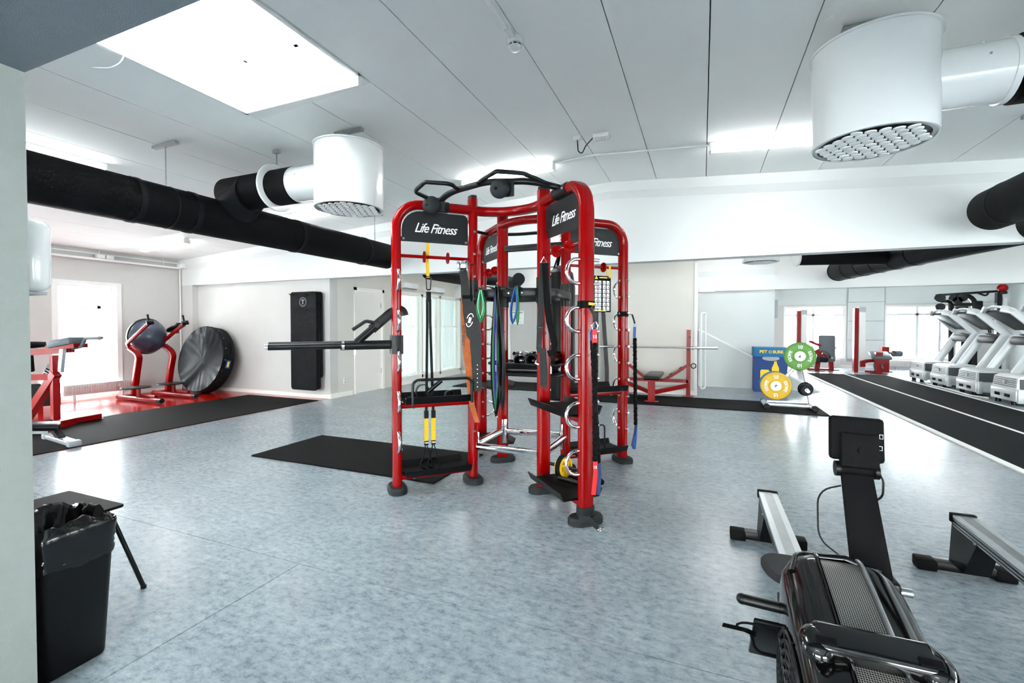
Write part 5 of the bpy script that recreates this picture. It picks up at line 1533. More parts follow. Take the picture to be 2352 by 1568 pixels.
bumper(ck, .11, 'black_satin', '', 'small black weight plate on the right peg, rear one', False, .03)
bumper(PY(1853, 896, 8.58), .085, 'dark_grey_rubber', '', 'smallest black weight plate on the right peg, front one', False, .03)

# bench press
bp = thing('bench_press', 'red bench press stand with black bench by the cream pier', 'bench press', (-.95, 9.2, .014))
PXL, PXR, PYY = -1.40, -.24, 9.45
for x in (PXL, PXR):
    MB().beam(V(x, PYY, .014), V(x, PYY, 1.29), .075, .06, up=(0, 1, 0)).part('upright', 'red_paint', bp, world=True)
    MB().box((x, PYY, .018), (.20, .14, .008)).part('foot_plate', 'red_paint', bp, world=True)
    MB().box((x + .005, PYY - .075, .915), (.05, .09, .03)).part('bar_hook', 'black_metal', bp, world=True)
    for z_ in (1.15, .62): MB().cyl((x + .02, PYY - .035, z_), (x + .02, PYY - .05, z_), .018, 10).part('bolt', 'black_satin', bp, world=True)
MB().tube([V(PXR + .09 + .045 * math.cos(a), PYY - .02, .60 + .045 * math.sin(a)) for a in [2 * PI * k / 14 for k in range(14)]], .010, 6, closed=True).part('band_ring', 'black_metal', bp, world=True)
MB().beam(V(PXL, PYY, .30), V(PXR, PYY, .30), .06, .06).part('cross_bar', 'red_paint', bp, world=True)
mx_ = (PXL + PXR) / 2
MB().beam(V(PXR, PYY, .62), V(PXR - .45, PYY, .30), .05, .09, up=(0, 1, 0)).part('gusset_bar', 'red_paint', bp, world=True)
MB().beam(V(PXL, PYY, .62), V(PXL + .40, PYY, .30), .05, .09, up=(0, 1, 0)).part('gusset_bar', 'red_paint', bp, world=True)
gs = MB().beam(V(PXR - .10, PYY - .028, .555), V(PXR - .33, PYY - .028, .392), .004, .075, up=V(.58, 0, -.8).cross(V(0, 1, 0))).part('sticker', 'print_black', bp, world=True)
mt_ = frame(x=(.816, 0, .577), z=(0, -1, 0), o=(PXR - .215, PYY - .034, .474))
MB().text('HAMMER', .044, mt_ @ Matrix.Translation((0, .017, 0)), bold=.01, sx=.9).part('lettering', 'print_white', gs, world=True)
MB().text('STRENGTH', .038, mt_ @ Matrix.Translation((0, -.019, 0)), bold=.01, sx=.85).part('lettering', 'print_white', gs, world=True)
bx = -.83
MB().beam(V(bx, 8.50, .014), V(bx, 8.50, .38), .12, .06, up=(0, 1, 0)).part('bench_leg', 'red_paint', bp, world=True)
MB().box((bx, 8.50, .02), (.24, .12, .008)).part('foot_plate', 'red_paint', bp, world=True)
MB().beam(V(bx, 8.50, .36), V(bx, 9.45, .36), .07, .06).part('bench_rail', 'red_paint', bp, world=True)
MB().beam(V(bx, 8.60, .16), V(PXR, PYY, .22), .05, .07).part('floor_brace', 'red_paint', bp, world=True)
MB().beam(V(bx, 8.60, .16), V(PXL, PYY, .22), .05, .07).part('floor_brace', 'red_paint', bp, world=True)
MB().box((bx, 8.98, .435), (.28, 1.05, .07), bev=.025).part('bench_pad', 'vinyl_black', bp, world=True)
MB().box((bx, 8.50, .393), (.26, .20, .02)).part('pad_plate', 'red_paint', bp, world=True)
bb0 = thing('barbell', 'bare steel barbell lying on the bench press stand', 'barbell', (-.98, 9.385, .92))
zb = .948
MB().cyl((-1.52, 9.375, zb), (-.20, 9.375, zb), .014, 12).part('shaft', 'steel', bb0, world=True)
for s, x0, x1 in ((-1, -1.94, -1.49), (1, -.17, .27)): MB().cyl((x0, 9.375, zb), (x1, 9.375, zb), .025, 14).part('sleeve', 'chrome', bb0, world=True)
for x in (-.17, -1.49): MB().cyl((x - .015, 9.375, zb), (x + .015, 9.375, zb), .036, 14).part('collar', 'steel', bb0, world=True)
# grey and black cable column behind the rack
cc_ = thing('cable_column', 'grey and black cable column half hidden behind the front post of the rack', 'exercise machine', (-2.1, 9.3, .014))
for px, w, mt_ in ((1353, .10, 'silver'), (1369, .07, 'black_metal')):
    c_ = PY(px, 880, 9.45); MB().bb((c_.x - w / 2, 9.40, .014), (c_.x + w / 2, 9.5, 1.95)).part('column', mt_, cc_, world=True)
MB().beam(PY(1384, 690, 9.45), PY(1394, 850, 9.45), .07, .07, up=(0, 1, 0)).part('slanted_post', 'black_metal', cc_, world=True)
MB().beam(PY(1394, 850, 9.45), V(PY(1394, 850, 9.45).x, 9.45, .014), .07, .07, up=(0, 1, 0)).part('lower_post', 'black_metal', cc_, world=True)
MB().bb((PY(1345, 880, 9.45).x, 9.25, .014), (PY(1398, 880, 9.45).x, 9.6, .09)).part('base', 'black_metal', cc_, world=True)
MB().bb((PY(1347, 880, 9.45).x, 9.38, 1.9), (PY(1388, 880, 9.45).x, 9.52, 1.98)).part('top_bar', 'black_metal', cc_, world=True)

# white tube rail at pier corner
wr = MB().tube([V(-.02, 9.78, .12), V(-.02, 9.78, 1.62), V(.06, 9.95, 1.62), V(.06, 9.95, .12)], .018, 10, fil=.05, closed=True)
wr.solo('tube_rail', 'white_satin', 'tall white tube rail fixed to the edge of the cream pier', 'rail', loc=(.02, 9.86, .1))
MB().bb((-.06, 9.70, 2.02), (.22, 9.84, 2.12), bev=.01).solo('exit_lamp', 'white_satin', 'small white box lamp at the top of the pier edge', 'lamp', loc=(.08, 9.77, 2.02))
# recycling box
rb0 = thing('recycling_box', 'blue cardboard bottle recycling box with yellow print', 'recycling box', (1.31, 10.98, 0))
MB().bb((-.30, -.2, 0), (.30, .2, .73)).part('body', 'box_blue', rb0)
MB().bb((-.315, -.215, .73), (.315, .215, .92)).part('lid', 'box_cyan', rb0)
fm = frame(x=(1, 0, 0), y=(0, 0, 1), o=(0, -.2165, .83))
MB().text('PET', .085, fm @ Matrix.Translation((-.14, 0, 0)), bold=.035).part('lettering', 'print_yellow', rb0)
MB().text('BURK', .085, fm @ Matrix.Translation((.13, 0, 0)), bold=.035, sx=.9).part('lettering', 'print_yellow', rb0)
MB().sweep([fm @ V(-.013 + .03 * math.cos(2 * PI * k / 4), .03 * math.sin(2 * PI * k / 4), 0) for k in range(4)], [(.006, .001), (-.006, .001), (-.006, -.001), (.006, -.001)], up=(0, -1, 0), closed=True).part('loop_mark', 'print_yellow', rb0)
fb = frame(x=(1, 0, 0), y=(0, 0, 1), o=(0, -.2005, 0))
MB().prism([(.02, .36), (.15, .36), (.15, .50), (.125, .56), (.11, .60), (.11, .64), (.06, .64), (.06, .60), (.045, .56), (.02, .50)], 0, .0012, fb).part('bottle_print', 'print_yellow', rb0)
MB().prism([(-.18, .26), (-.03, .26), (-.02, .29), (-.02, .43), (-.04, .46), (-.17, .46), (-.19, .43), (-.19, .29)], 0, .0012, fb).part('can_print', 'print_yellow', rb0)
MB().lathe([(0, 0), (.16, 0), (.15, .006), (0, .006)], frame(x=(1, 0, 0), y=(0, .25, 1), o=(.0, -.203, .70)) @ Matrix.Diagonal((1, .35, 1, 1)), 24).part('opening', 'light_grey', rb0)

# leg machines by far windows
def tower(o, x, y, h=1.85):
    MB().bb((x - .04, y - .08, 0), (x + .06, y + .10, h)).part('tower_side', 'red_paint', o, world=True)
    MB().bb((x + .07, y - .07, .04), (x + .23, y + .10, h + .0), bev=.01).part('tower_shroud', 'white_satin', o, world=True)
    MB().bb((x + .065, y - .075, h - .12), (x + .235, y + .105, h + .03)).part('tower_cap', 'light_grey', o, world=True)
l1 = thing('leg_machine', 'red leg extension machine with grey backrest at the far window', 'exercise machine', (3.1, 16.8, 0))
x0 = PY(1832, 850, 16.9).x
tower(l1, x0, 16.9)
s0 = PY(1895, 830, 16.7)
MB().box((0, 0, 0), (.44, .10, .85), frame(x=(1, -.2, 0), z=(.12, .25, 1), o=PY(1899, 800, 16.95)), bev=.05).part('backrest', 'upholstery_grey', l1, world=True)
MB().box((0, 0, 0), (.42, .45, .10), frame(x=(1, -.2, 0), z=Z, o=PY(1893, 822, 16.6)), bev=.04).part('seat', 'upholstery_grey', l1, world=True)
MB().cyl(PY(1879, 825, 16.2), PY(1898, 826, 16.3), .09, 16).part('shin_roller', 'sign_grey', l1, world=True)
MB().beam(PY(1876, 850, 16.4), PY(1882, 805, 16.5), .12, .10, up=(0, 1, 0)).part('front_leg', 'red_paint', l1, world=True)
MB().beam(PY(1909, 847, 16.9), PY(1907, 815, 16.9), .12, .10, up=(0, 1, 0)).part('rear_leg', 'red_paint', l1, world=True)
MB().beam(PY(1858, 783, 16.8), PY(1885, 794, 16.8), .07, .07).part('cam_arm', 'red_paint', l1, world=True)
MB().beam(PY(1874, 803, 16.5), PY(1886, 822, 16.5), .14, .12).part('side_plate', 'red_paint', l1, world=True)
MB().beam(PY(1888, 812, 16.5), PY(1908, 824, 16.5), .06, .06).part('seat_frame', 'red_paint', l1, world=True)
MB().tube([PY(1882, 805, 16.3), PY(1897, 805, 16.2), PY(1909, 817, 16.2), PY(1905, 822, 16.4)], .03, 10, fil=.12).part('hand_grip', 'treadmill_grey', l1, world=True)
MB().tube([PY(1913, 800, 16.9), PY(1922, 798, 16.9)], .02, 8).part('adjust_lever', 'treadmill_grey', l1, world=True)
MB().beam(V(x0 + .2, 16.6, .04), V(PY(1909, 847, 16.9).x, 16.6, .04), .06, .06).part('base_tube', 'red_paint', l1, world=True)
for px, yy in ((1876, 16.4), (1909, 16.9)):
    c_ = PY(px, 850, yy); MB().box((c_.x, yy, .012), (.40, .16, .02)).part('foot_plate', 'dark_grey_rubber', l1, world=True)
    MB().bb((c_.x - .05, yy - .05, .0), (c_.x + .05, yy + .05, .12)).part('leg_foot', 'red_paint', l1, world=True)
l2 = thing('leg_machine', 'red lying leg curl machine with white tower between the far windows', 'exercise machine', (4.6, 16.6, 0))
x0 = PY(1963, 850, 16.5).x
tower(l2, x0, 16.5, 1.90)
MB().box((0, 0, 0), (.46, .60, .10), frame(x=(1, -.1, 0), z=(0, -.25, 1), o=PY(2021, 816, 16.3)), bev=.04).part('pad', 'upholstery_grey', l2, world=True)
c_ = PY(2018, 850, 16.1); MB().bb((c_.x - .08, 16.05, .0), (c_.x + .08, 16.2, .62)).part('front_leg', 'red_paint', l2, world=True)
MB().box((c_.x, 16.12, .012), (.36, .14, .02)).part('foot_plate', 'dark_grey_rubber', l2, world=True)
c_ = PY(2031, 850, 16.9); MB().bb((c_.x - .09, 16.8, .0), (c_.x + .09, 16.98, .75)).part('rear_leg', 'red_paint', l2, world=True)
MB().box((c_.x, 16.9, .012), (.36, .14, .02)).part('foot_plate', 'dark_grey_rubber', l2, world=True)
MB().sweep(fillet([PY(1977, 832, 16.4), PY(1996, 828, 16.4), PY(2016, 828, 16.4)], .3, 3), rrect(.09, .09, .01, 1)).part('cam_arm', 'red_paint', l2, world=True)
MB().beam(PY(1981, 842, 16.4), PY(1981, 830, 16.4), .12, .10, up=(0, 1, 0)).part('side_plate', 'red_paint', l2, world=True)
MB().beam(V(x0 + .2, 16.3, .05), V(PY(2018, 850, 16.1).x, 16.2, .05), .06, .06).part('base_tube', 'red_paint', l2, world=True)
MB().tube([PY(2036, 811, 16.5), PY(2048, 810, 16.4), PY(2056, 817, 16.4)], .03, 10, fil=.1).part('hand_grip', 'treadmill_grey', l2, world=True)
MB().cyl(PY(2052, 812, 16.7), PY(2068, 812, 16.8), .09, 14).part('ankle_roller', 'treadmill_grey', l2, world=True)
for px in (2010, 2027): MB().tube([PY(px - 2, 836, 16.0), PY(px - 1, 846, 16.0), PY(px + 3, 846, 16.0)], .025, 8, fil=.05).part('pedal_grip', 'treadmill_grey', l2, world=True)
# radiators under far windows
for x0_, x1_, lb in ((2.7, 4.2, 'low white radiator under the far left window'), (5.5, 7.0, 'low white radiator under the far right window')):
    o = thing('radiator', lb, 'radiator', ((x0_ + x1_) / 2, YF - .08, 0))
    MB().bb((x0_, YF - .10, .08), (x1_, YF - .05, .28), bev=.004).part('panel', 'radiator_white', o, world=True)
    for k in range(24):
        x = x0_ + .03 + (k + .5) * (x1_ - x0_ - .06) / 24
        MB().bb((x - .02, YF - .112, .11), (x + .02, YF - .10, .25)).part('fin', 'radiator_white', o, world=True)
    for x in (x0_ + .2, x1_ - .2): MB().bb((x - .02, YF - .09, .0), (x + .02, YF - .06, .08)).part('foot', 'radiator_white', o, world=True)
# control box on wall corner
MB().bb((1.45, 11.7, 1.55), (1.55, 12.2, 1.95), bev=.01).solo('wall_box', 'light_grey', 'light grey control box on the wall corner beside the window', 'control box', loc=(1.45, 11.95, 1.55))

# treadmills
def make_treadmill(label):
    o = thing('treadmill', label, 'treadmill', (0, 0, 0), 0, 'treadmills in a row facing the lane')
    # local: +x to the back of the machine, front at x=0, width along y
    MB().bb((0, -.36, .06), (.42, .36, .25), bev=.02).part('front_base', 'treadmill_silver', o)
    h = MB()
    h.rings([[(.02, -.34, .25), (.62, -.34, .25), (.62, .34, .25), (.02, .34, .25)], [(.04, -.33, .44), (.60, -.33, .44), (.60, .33, .44), (.04, .33, .44)], [(.10, -.31, .48), (.58, -.31, .48), (.58, .31, .48), (.10, .31, .48)]])
    hd = h.part('motor_hood', 'treadmill_silver', o)
    MB().box((.33, -.338, .345), (.54, .012, .17)).part('hood_side', 'treadmill_grey', hd)
    for k in range(5): MB().box((.024, 0, .30 + .032 * k), (.012, .60, .008)).part('vent_slot', 'treadmill_grey', hd)
    MB().cyl((.014, 0, .36), (.03, 0, .36), .035, 16).part('badge', 'white_gloss', hd)
    for s in (-1, 1): MB().bb((-.006, s * .14 - .07, .12), (.02, s * .14 + .07, .17)).part('carry_slot', 'black_matte', o)
    MB().bb((.02, -.39, .04), (.10, -.34, .27), bev=.01).part('corner_plate', 'treadmill_silver', o)
    MB().bb((.02, .34, .04), (.10, .39, .27), bev=.01).part('corner_plate', 'treadmill_silver', o)
    for s in (-1, 1):
        MB().box((1.2, s * .35, .16), (1.7, .10, .16), bev=.03).part('side_rail', 'treadmill_silver', o)
        up0, up1 = V(.42, s * .40, .20), V(.92, s * .40, 1.12)
        MB().sweep([up0, up1], rrect(.10, .15, .03, 2), up=(0, 1, 0) if False else (.88, 0, -.47)).part('upright', 'treadmill_silver', o)
        # console side arm going up and forward
        MB().sweep(fillet([up1 + V(.10, 0, -.10), up1 + V(-.02, -s * .02, .04), up1 + V(-.42, -s * .06, .46), up1 + V(-.56, -s * .10, .50)], .08, 4), rrect(.05, .13, .02, 2), up=(.7, 0, .7)).part('console_arm', 'treadmill_silver', o)
        MB().tube([up1 + V(.0, -s * .02, .02), up1 + V(.45, -s * .02, -.06)], .022, 10).part('hand_rail', 'treadmill_grey', o)
        MB().cyl((.05, s * .22, .0), (.05, s * .22, .07), .04, 12).part('foot', 'black_satin', o)
        MB().cyl((2.0, s * .3, .0), (2.0, s * .3, .10), .04, 12).part('foot', 'black_satin', o)
    MB().box((1.3, 0, .18), (1.45, .58, .03)).part('running_belt', 'black_matte', o)
    c0, c1 = V(.86, 0, 1.24), V(.42, 0, 1.58)
    MB().sweep([c0, c1], rrect(.66, .05, .02, 2), up=(.6, 0, .8)).part('console_panel', 'sign_grey', o)
    rs = [V(.50 - .10 * math.cos(a), .36 * math.sin(a), 1.56 + .10 * math.cos(a)) for a in [-PI / 2 + PI * k / 14 for k in range(15)]]
    MB().sweep(rs, rrect(.05, .05, .02, 2), up=Z).part('console_hoop', 'treadmill_silver', o)
    MB().box((.86, 0, 1.02), (.16, .72, .16), bev=.05).part('cross_tray', 'sign_grey', o)
    return o
tm = make_treadmill('silver treadmill in the row, nearest to the viewer')
tm.location = (4.93, 10.85, 0)
tm.scale = (1.05, 1.05, 1.05)
for k, (y, lb) in enumerate(((12.1, 'silver treadmill in the row, second from the viewer'), (13.3, 'silver treadmill in the row, third from the viewer'), (14.45, 'silver treadmill in the row, farthest from the viewer'))):
    dup(tm, (4.93, y, 0), 0, lb)
MB().tube(fillet([V(4.97, 11.35, .012), V(4.84, 11.7, .012), V(4.9, 12.6, .012), V(4.85, 13.6, .012), V(5.0, 13.9, .012)], .2), .012, 8).solo('power_cable', 'white_satin', 'white power cable on the floor before the treadmills', 'cable')
# black cable tower at far right
ct = thing('cable_tower', 'black cable crossover tower with pull-up bars behind the treadmills', 'exercise machine', (7.0, 17.0, 0))
yy = 16.8
def c3(px, py, y=yy): return PY(px, py, y)
b_ = c3(2237, 850)
MB().sweep(fillet([V(c3(2184, 800).x, yy, .02), c3(2184, 678), c3(2238, 678), V(c3(2238, 800).x, yy, .02)], .45, 6), rrect(.12, .10, .02, 2), up=(0, 1, 0)).part('frame', 'black_metal', ct, world=True)
MB().beam(c3(2150, 678, 16.6), c3(2300, 668, 16.6), .06, .06).part('top_bar', 'black_metal', ct, world=True)
MB().beam(c3(2186, 699), c3(2238, 699), .07, .09).part('cross_bar', 'black_metal', ct, world=True)
MB().beam(c3(2160, 692, 16.7), c3(2186, 692, 16.7), .07, .09).part('side_bar', 'black_metal', ct, world=True)
for px, py, r in ((2160, 684, .12), (2200, 690, .11), (2212, 683, .11), (2190, 684, .09), (2161, 705, .11)):
    a = c3(px, py, 16.5); MB().cyl(a, a + V(0, .05, 0), r, 20).part('pulley', 'dark_grey_rubber', ct, world=True)
MB().box(c3(2209, 708, 16.6), (.26, .10, .12), bev=.02).part('pulley_block', 'black_satin', ct, world=True)
for px in (2204, 2215): MB().cyl(c3(px, 712, 16.6), c3(px, 725, 16.6), .012, 8).part('cable', 'steel', ct, world=True)
MB().cyl(c3(2159, 712, 16.6), V(c3(2159, 712, 16.6).x, 16.6, .02), .025, 10).part('guide_rod', 'steel', ct, world=True)
MB().bb((c3(2205, 800).x, 16.75, .02), (c3(2232, 800).x, 17.05, 1.0)).part('weight_stack', 'black_satin', ct, world=True)
for k in range(8): MB().bb((c3(2207, 800).x, 16.735, .10 + .07 * k), (c3(2213, 800).x, 16.75, .14 + .07 * k)).part('weight_label', 'print_white', ct, world=True)
MB().bb((c3(2184, 800).x - .06, 16.4, .0), (c3(2238, 800).x + .06, 17.2, .05)).part('base', 'black_metal', ct, world=True)
for a, b in (((2250, 668), (2270, 672)),): MB().tube([c3(2247, 673, 16.4), c3(2266, 680, 16.4), c3(2270, 672, 16.4)], .025, 8, fil=.06).part('loop_grip', 'black_metal', ct, world=True)
cp = thing('cable_pillar', 'tall black and silver pillar with red ball at the right wall', 'exercise machine', (7.9, 16.4, 0))
p_ = c3(2294, 800, 16.0)
MB().bb((p_.x - .05, 16.0, .06), (p_.x + .05, 16.12, 2.24)).part('column', 'black_metal', cp, world=True)
MB().bb((p_.x + .07, 16.0, .06), (p_.x + .15, 16.1, 2.1)).part('rail', 'silver', cp, world=True)
MB().sphere(V(p_.x + .05, 16.0, 2.36), .11, 18, 10).part('red_ball', 'red_gloss', cp, world=True)
MB().cyl((p_.x + .05, 16.0, 2.20), (p_.x + .05, 16.0, 2.27), .09, 16).part('ball_seat', 'black_satin', cp, world=True)
MB().bb((p_.x - .25, 15.9, .0), (p_.x + .35, 16.4, .06)).part('base', 'black_metal', cp, world=True)
MB().cyl((p_.x - .20, 15.95, .15), (p_.x + .20, 15.95, .15), .08, 14).part('roller', 'black_satin', cp, world=True)
lk = c3(2275, 702, 17.4)
o = thing('wall_speaker', 'small black wall speaker between the tower and the pillar', 'speaker', (lk.x, 18.1, lk.z))
MB().box((0, -.05, 0), (.18, .16, .34), bev=.02).part('case', 'black_satin', o)
MB().cyl((0, -.13, -.02), (0, -.14, -.02), .06, 16).part('cone', 'sign_grey', o)
MB().box((0, .06, 0), (.05, .08, .05)).part('mount', 'black_metal', o)
hr = thing('handle_rack', 'black wall rack with hanging cable handles behind the treadmills', 'handle rack', (c3(2260, 740, 17.9).x, 18.1, 1.0))
a, b = c3(2248, 739, 18.15), c3(2290, 737, 18.15)
MB().beam(a, b, .08, .14).part('rail', 'black_metal', hr, world=True)
for k in range(5):
    p = a.lerp(b, .15 + .19 * k) + V(0, -.06, -.05)
    MB().tube([p, p + V(.05, -.03, -.25), p + V(.02, -.03, -.55 - .1 * (k % 2)), p + V(-.05, -.02, -.25)], .018, 8, closed=True, fil=.05).part('hanging_handle', 'black_satin' if k % 2 else 'silver', hr, world=True)
# ================================================================= ROWING MACHINES
def rower(x0, label, full=True):
    """long axis along Y, rear foot at y=3.22, flywheel towards the viewer"""
    o = thing('rowing_machine', label, 'rowing machine', (x0, 2.2, 0), 0, 'rowing machines')
    def P(x, y, z): return V(x, y - 2.2, z)
    # rear foot bar with end caps, leg
    MB().box(P(0, 3.235, .038), (.36, .075, .045), bev=.006).part('rear_foot', 'black_satin', o)
    for s in (-1, 1): MB().box(P(s * .165, 3.235, .032), (.09, .085, .06), bev=.010).part('foot_cap', 'black_matte', o)
    lg = MB()
    lg.rings([[P(-.055, 3.25, .06), P(.055, 3.25, .06), P(.055, 3.10, .06), P(-.055, 3.10, .06)], [P(-.045, 3.25, .285), P(.045, 3.25, .285), P(.045, 3.00, .25), P(-.045, 3.00, .25)]])
    lg.part('rear_leg', 'black_satin', o)
    # rail: black beam with silver top track
    z0, z1 = .30, .32
    rl = MB().sweep([P(0, 1.30, z0 - .035), P(0, 3.24, z1 - .035)], [(-.045, .03), (-.045, -.028), (-.032, -.045), (.032, -.045), (.045, -.028), (.045, .03)], up=Z).part('rail', 'black_satin', o)
    MB().sweep([P(0, 1.75, z0), P(0, 3.235, z1)], [(-.050, .0), (.050, .0), (.050, -.014), (-.050, -.014)], up=Z).part('rail_track', 'silver', rl)
    MB().sweep([P(0, 1.75, z0 + .0006), P(0, 3.235, z1 + .0006)], [(-.022, .001), (.022, .001), (.022, -.001), (-.022, -.001)], up=Z).part('roller_track', 'steel', rl)
    for s in (-1, 1):
        for dz in (.0, -.018, -.034):
            MB().sweep([P(s * .0465, 1.8, z0 - .022 + dz), P(s * .0465, 3.23, z1 - .022 + dz)], [(-.002, .004), (.002, .004), (.002, -.004), (-.002, -.004)], up=Z).part('side_groove', 'steel', rl)
    MB().box(P(0, 3.245, z1 - .018), (.112, .03, .05), bev=.006).part('end_cap', 'black_matte', o)
    for s in (-1, 1): MB().cyl(P(s * .05, 3.0, .262), P(s * .056, 3.0, .262), .008, 8).part('bolt', 'steel', o)
    # seat with rounded plan
    st = MB()
    rs = []
    for k, z in ((.90, .352), (1.0, .362), (1.0, .376), (.93, .388)):
        ring = []
        for i in range(36):
            a = 2 * PI * i / 36
            cx_, sx_ = math.cos(a), math.sin(a)
            rx, ry = .155 * (1 - .10 * max(0, -sx_)), .125
            e = 2.8
            r_ = (abs(cx_) ** e + abs(sx_) ** e) ** (-1 / e)
            ring.append(P(rx * k * r_ * cx_, 2.10 + ry * k * r_ * sx_, z + (.014 * cx_ * cx_)))
        rs.append(ring)
    st.rings(rs).part('seat', 'dark_grey_rubber', o, smooth=45)
    MB().box(P(0, 2.10, .338), (.13, .19, .03), bev=.006).part('seat_carriage', 'black_satin', o)
    # flywheel housing
    prof = [(.95, .12), (.97, .30), (1.03, .41), (1.13, .49), (1.30, .553), (1.47, .603), (1.60, .635), (1.66, .645), (1.71, .625), (1.74, .56), (1.745, .40), (1.73, .14), (1.60, .08), (1.10, .07)]
    cy_, cz_ = 1.40, .30
    def shell(x, k): return [P(x, cy_ + (y - cy_) * k, cz_ + (z - cz_) * k) for y, z in prof]
    sh = MB()
    def dense(pr, n=4):
        out = []
        N = len(pr)
        for i in range(N):
            p0, p1, p2, p3 = [Vector(pr[(i + j - 1) % N]) for j in range(4)]
            for k in range(n):
                t = k / n
                out.append(.5 * ((2 * p1) + (-p0 + p2) * t + (2 * p0 - 5 * p1 + 4 * p2 - p3) * t * t + (-p0 + 3 * p1 - 3 * p2 + p3) * t ** 3))
        return [(q.x, q.y) for q in out]
    prof = dense(prof)
    rs = [shell(x, k) for x, k in ((-.150, .40), (-.152, .74), (-.146, .84), (-.125, .91), (-.098, .965), (-.066, .985), (-.050, .985))]
    MB().rings(rs).part('housing_left', 'black_gloss', o, smooth=50)
    rs = [shell(x, k) for x, k in ((.150, .60), (.146, .84), (.125, .91), (.098, .965), (.066, .985), (.056, .985))]
    MB().rings(rs).part('housing_right', 'black_gloss', o, smooth=50)
    MB().rings([shell(-.053, .96), shell(-.053, .962), shell(.058, .962), shell(.058, .96)]).part('perforated_band', 'perforated', o, smooth=50)
    for x in (-.053, .059): MB().sweep([p for p in shell(x, .988)], circ(.006, 8), up=(1, 0, 0), closed=True).part('band_edge', 'steel' if x > 0 else 'black_gloss', o)
    # cage rings on the left face
    fc = P(-.156, 1.40, .30)
    fm = frame(x=(0, 1, 0), y=Z, o=fc)   # z = +x
    for r in (.06, .085, .11, .135, .16, .185, .21):
        MB().sweep([fc + V(0, r * math.cos(a) * 1.12, r * math.sin(a) * .93) for a in [2 * PI * k / 40 for k in range(40)]], circ(.005, 6), up=(1, 0, 0), closed=True).part('cage_ring', 'black_satin', o)
    for k in range(12):
        a = 2 * PI * k / 12
        MB().sweep([fc + V(0, .04 * math.cos(a), .04 * math.sin(a)), fc + V(0, .22 * math.cos(a + .5) * 1.12, .22 * math.sin(a + .5) * .93)], circ(.004, 6), up=(1, 0, 0)).part('cage_spoke', 'black_satin', o)
    hub_m = frame(x=(0, 1, 0), z=(-1, 0, 0), o=fc)
    MB().lathe([(0, .012), (.035, .012), (.042, .006), (.042, -.004), (0, -.004)], hub_m, 24).part('hub_cap', 'mid_grey', o)
    # front carry handle / bridge across band
    yb, zb_ = 1.335, .575
    bm4 = frame(x=(1, 0, 0), y=(0, .95, .33), o=P(0, yb, zb_ - .002))
    MB().box((0, 0, 0), (.25, .085, .05), bm4, bev=.018, seg=4).part('bridge_handle', 'black_gloss', o, smooth=60)
    for s in (-1, 1):
        MB().sphere((0, 0, 0), .05, 20, 12, sc=(.8, 1.05, .6), m=bm4 @ Matrix.Translation((s * .115, -.01, -.005))).part('bridge_cap', 'black_gloss', o, smooth=60)
        MB().box((s * .10, -.022, .026), (.045, .022, .006), bm4, bev=.0028).part('bridge_slot', 'black_matte', o)
    # rear top rim (chain guide hood)
    MB().tube([P(-.125, 1.60, .605), P(-.10, 1.685, .625), P(.03, 1.695, .63), P(.11, 1.66, .615)], .012, 10, fil=.03).part('top_rim', 'black_gloss', o)
    # front legs
    for s in (-1, 1):
        MB().beam(P(s * .10, 1.15, .12), P(s * .22, 1.02, .02), .05, .06).part('front_leg', 'black_satin', o)
        MB().cyl(P(s * .20, 1.0, .03), P(s * .24, 1.0, .03), .03, 14).part('caster', 'dark_grey_rubber', o)
    # monitor arm on the right side
    ax = .125
    b0, b1 = P(ax, 1.78, .53), P(ax, 1.965, .83)
    dv = (b1 - b0).normalized()
    nv = V(1, 0, 0).cross(dv)
    MB().rings([[b0 - V(.053, 0, 0) - nv * .014, b0 + V(.053, 0, 0) - nv * .014, b0 + V(.053, 0, 0) + nv * .014, b0 - V(.053, 0, 0) + nv * .014],
                [b1 - V(.045, 0, 0) - nv * .012, b1 + V(.045, 0, 0) - nv * .012, b1 + V(.045, 0, 0) + nv * .012, b1 - V(.045, 0, 0) + nv * .012]]).part('monitor_arm', 'black_matte', o)
    MB().box(P(ax + .01, 1.80, .47), (.12, .09, .16), bev=.012).part('arm_bracket', 'black_satin', o)
    MB().cyl(P(ax + .06, 1.78, .52), P(ax + .10, 1.78, .52), .013, 12).part('arm_bolt', 'steel', o)
    MB().cyl(b1 - V(.06, 0, 0) + Z * .012, b1 + V(.06, 0, 0) + Z * .012, .021, 18).part('hinge', 'black_matte', o)
    for s in (-1, 1): MB().cyl(b1 + V(s * .05, 0, .012), b1 + V(s * .064, 0, .012), .027, 18).part('hinge_knob', 'black_satin', o)
    mc = b1 + V(0, .01, .115)
    mm = frame(x=(1, .06, -.035), y=(.03, .20, 1), o=mc)      # z faces the viewer side (-y)
    mo = MB().box((0, .005, 0), (.165, .155, .035), mm, bev=.013, seg=2).part('monitor', 'black_matte', o)
    MB().box((.0, -.035, .026), (.112, .115, .030), mm, bev=.004).part('monitor_mount', 'black_matte', mo)
    MB().lathe([(0, 0), (.009, 0), (.009, .008), (0, .008)], mm @ Matrix.Translation((0, -.035, .041)), 12).part('mount_knob', 'black_matte', mo)
    for (x, y) in ((.066, -.02), (.069, .02)): MB().sweep([mm @ V(x + dx, y + dy, .0185) for dx, dy in ((-.005, -.007), (.005, -.007), (.005, .007), (-.005, .007))], circ(.0009, 5), closed=True, up=(0, -1, 0)).part('port', 'silver', mo)
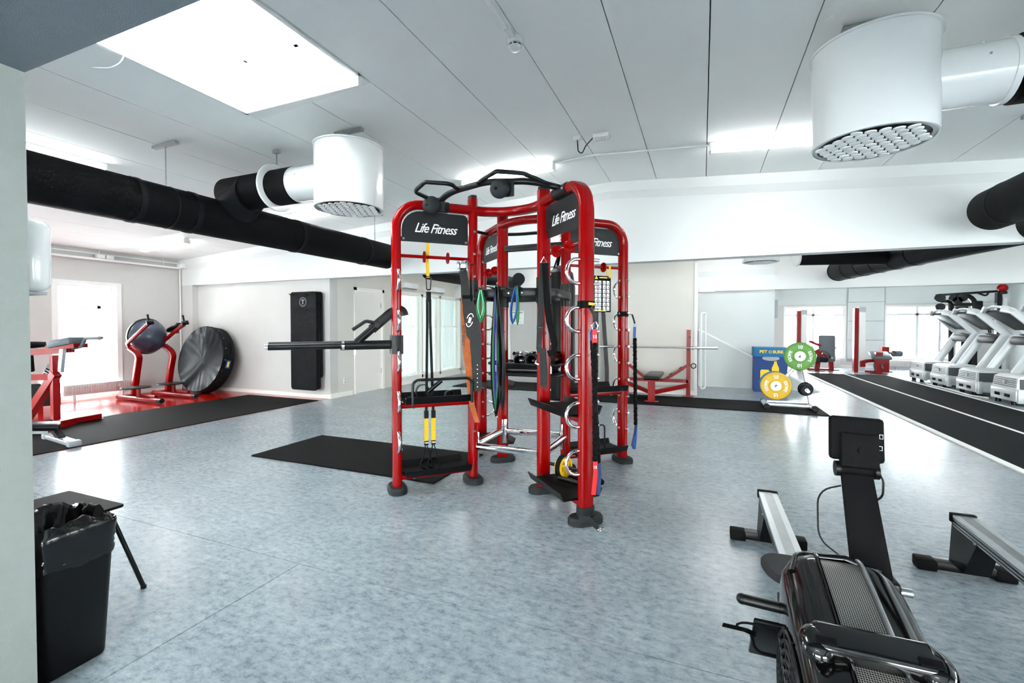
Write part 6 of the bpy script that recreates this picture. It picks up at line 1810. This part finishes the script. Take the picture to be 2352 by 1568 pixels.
    MB().bb((-.07, -.07, -.0185), (.07, .07, -.0178)).xform(mm).part('screen', 'mid_grey', mo)
    MB().tube([mm @ V(.05, -.075, .01), mm @ V(.075, -.13, .01), mm @ V(.075, -.19, .0), b1 + V(.05, .0, -.09)], .0035, 6, fil=.04).part('cable', 'black_satin', o)
    MB().tube([b1 + V(-.045, 0, -.05), b1 + V(-.12, -.02, -.07), b1 + V(-.13, -.09, -.22), b0 + V(-.05, -.02, .05)], .0030, 6, fil=.07).part('cable', 'black_satin', o)
    # handle resting behind the flywheel
    hy, hz = 1.80, .375
    hh = MB().tube([P(-.245, hy + .02, hz), P(-.10, hy, hz + .004), P(.10, hy, hz + .004), P(.245, hy + .02, hz)], .018, 14, fil=.2).part('pull_handle', 'black_satin', o)
    for s in (-1, 1): MB().sphere(P(s * .245, hy + .02, hz), .019, 12, 8).part('handle_end', 'black_satin', hh)
    MB().box(P(-.10, hy + .05, hz + .015), (.06, .03, .03), bev=.006).part('handle_hook', 'sign_grey', o)
    # foot plates with straps
    for s in (-1, 1):
        fp = frame(x=(1, 0, 0), y=(0, -.62, .78), o=P(s * .15, 1.90, .20))
        pl = MB().box((0, 0, 0), (.115, .30, .016), fp, bev=.005).part('foot_plate', 'black_satin', o)
        MB().tube([fp @ V(-.06, .03, 0), fp @ V(-.05, .03, .06), fp @ V(.05, .03, .06), fp @ V(.06, .03, 0)], .006, 6, fil=.03).part('foot_strap', 'black_matte', pl)
        if s < 0:
            MB().ribbon(fillet([fp @ V(-.05, .05, .01), fp @ V(-.085, .12, .03), fp @ V(-.10, .16, .045), fp @ V(-.16, .175, .05)], .05, 4), .018, .003, (0, -.6, .8)).part('strap_end', 'black_matte', pl)
            MB().tube([fp @ V(-.05, .06, .02), fp @ V(-.12, .14, .03), fp @ V(-.09, .25, .05), fp @ V(.0, .22, .05)], .004, 6, fil=.06).part('strap_loop', 'black_matte', pl)
    return o
r1 = rower(.384, 'black rowing machine with its flywheel turned towards the viewer')
dup(r1, (1.325, 2.2, 0), 0, 'rowing machine cut by the right picture edge, only its rail end shows')
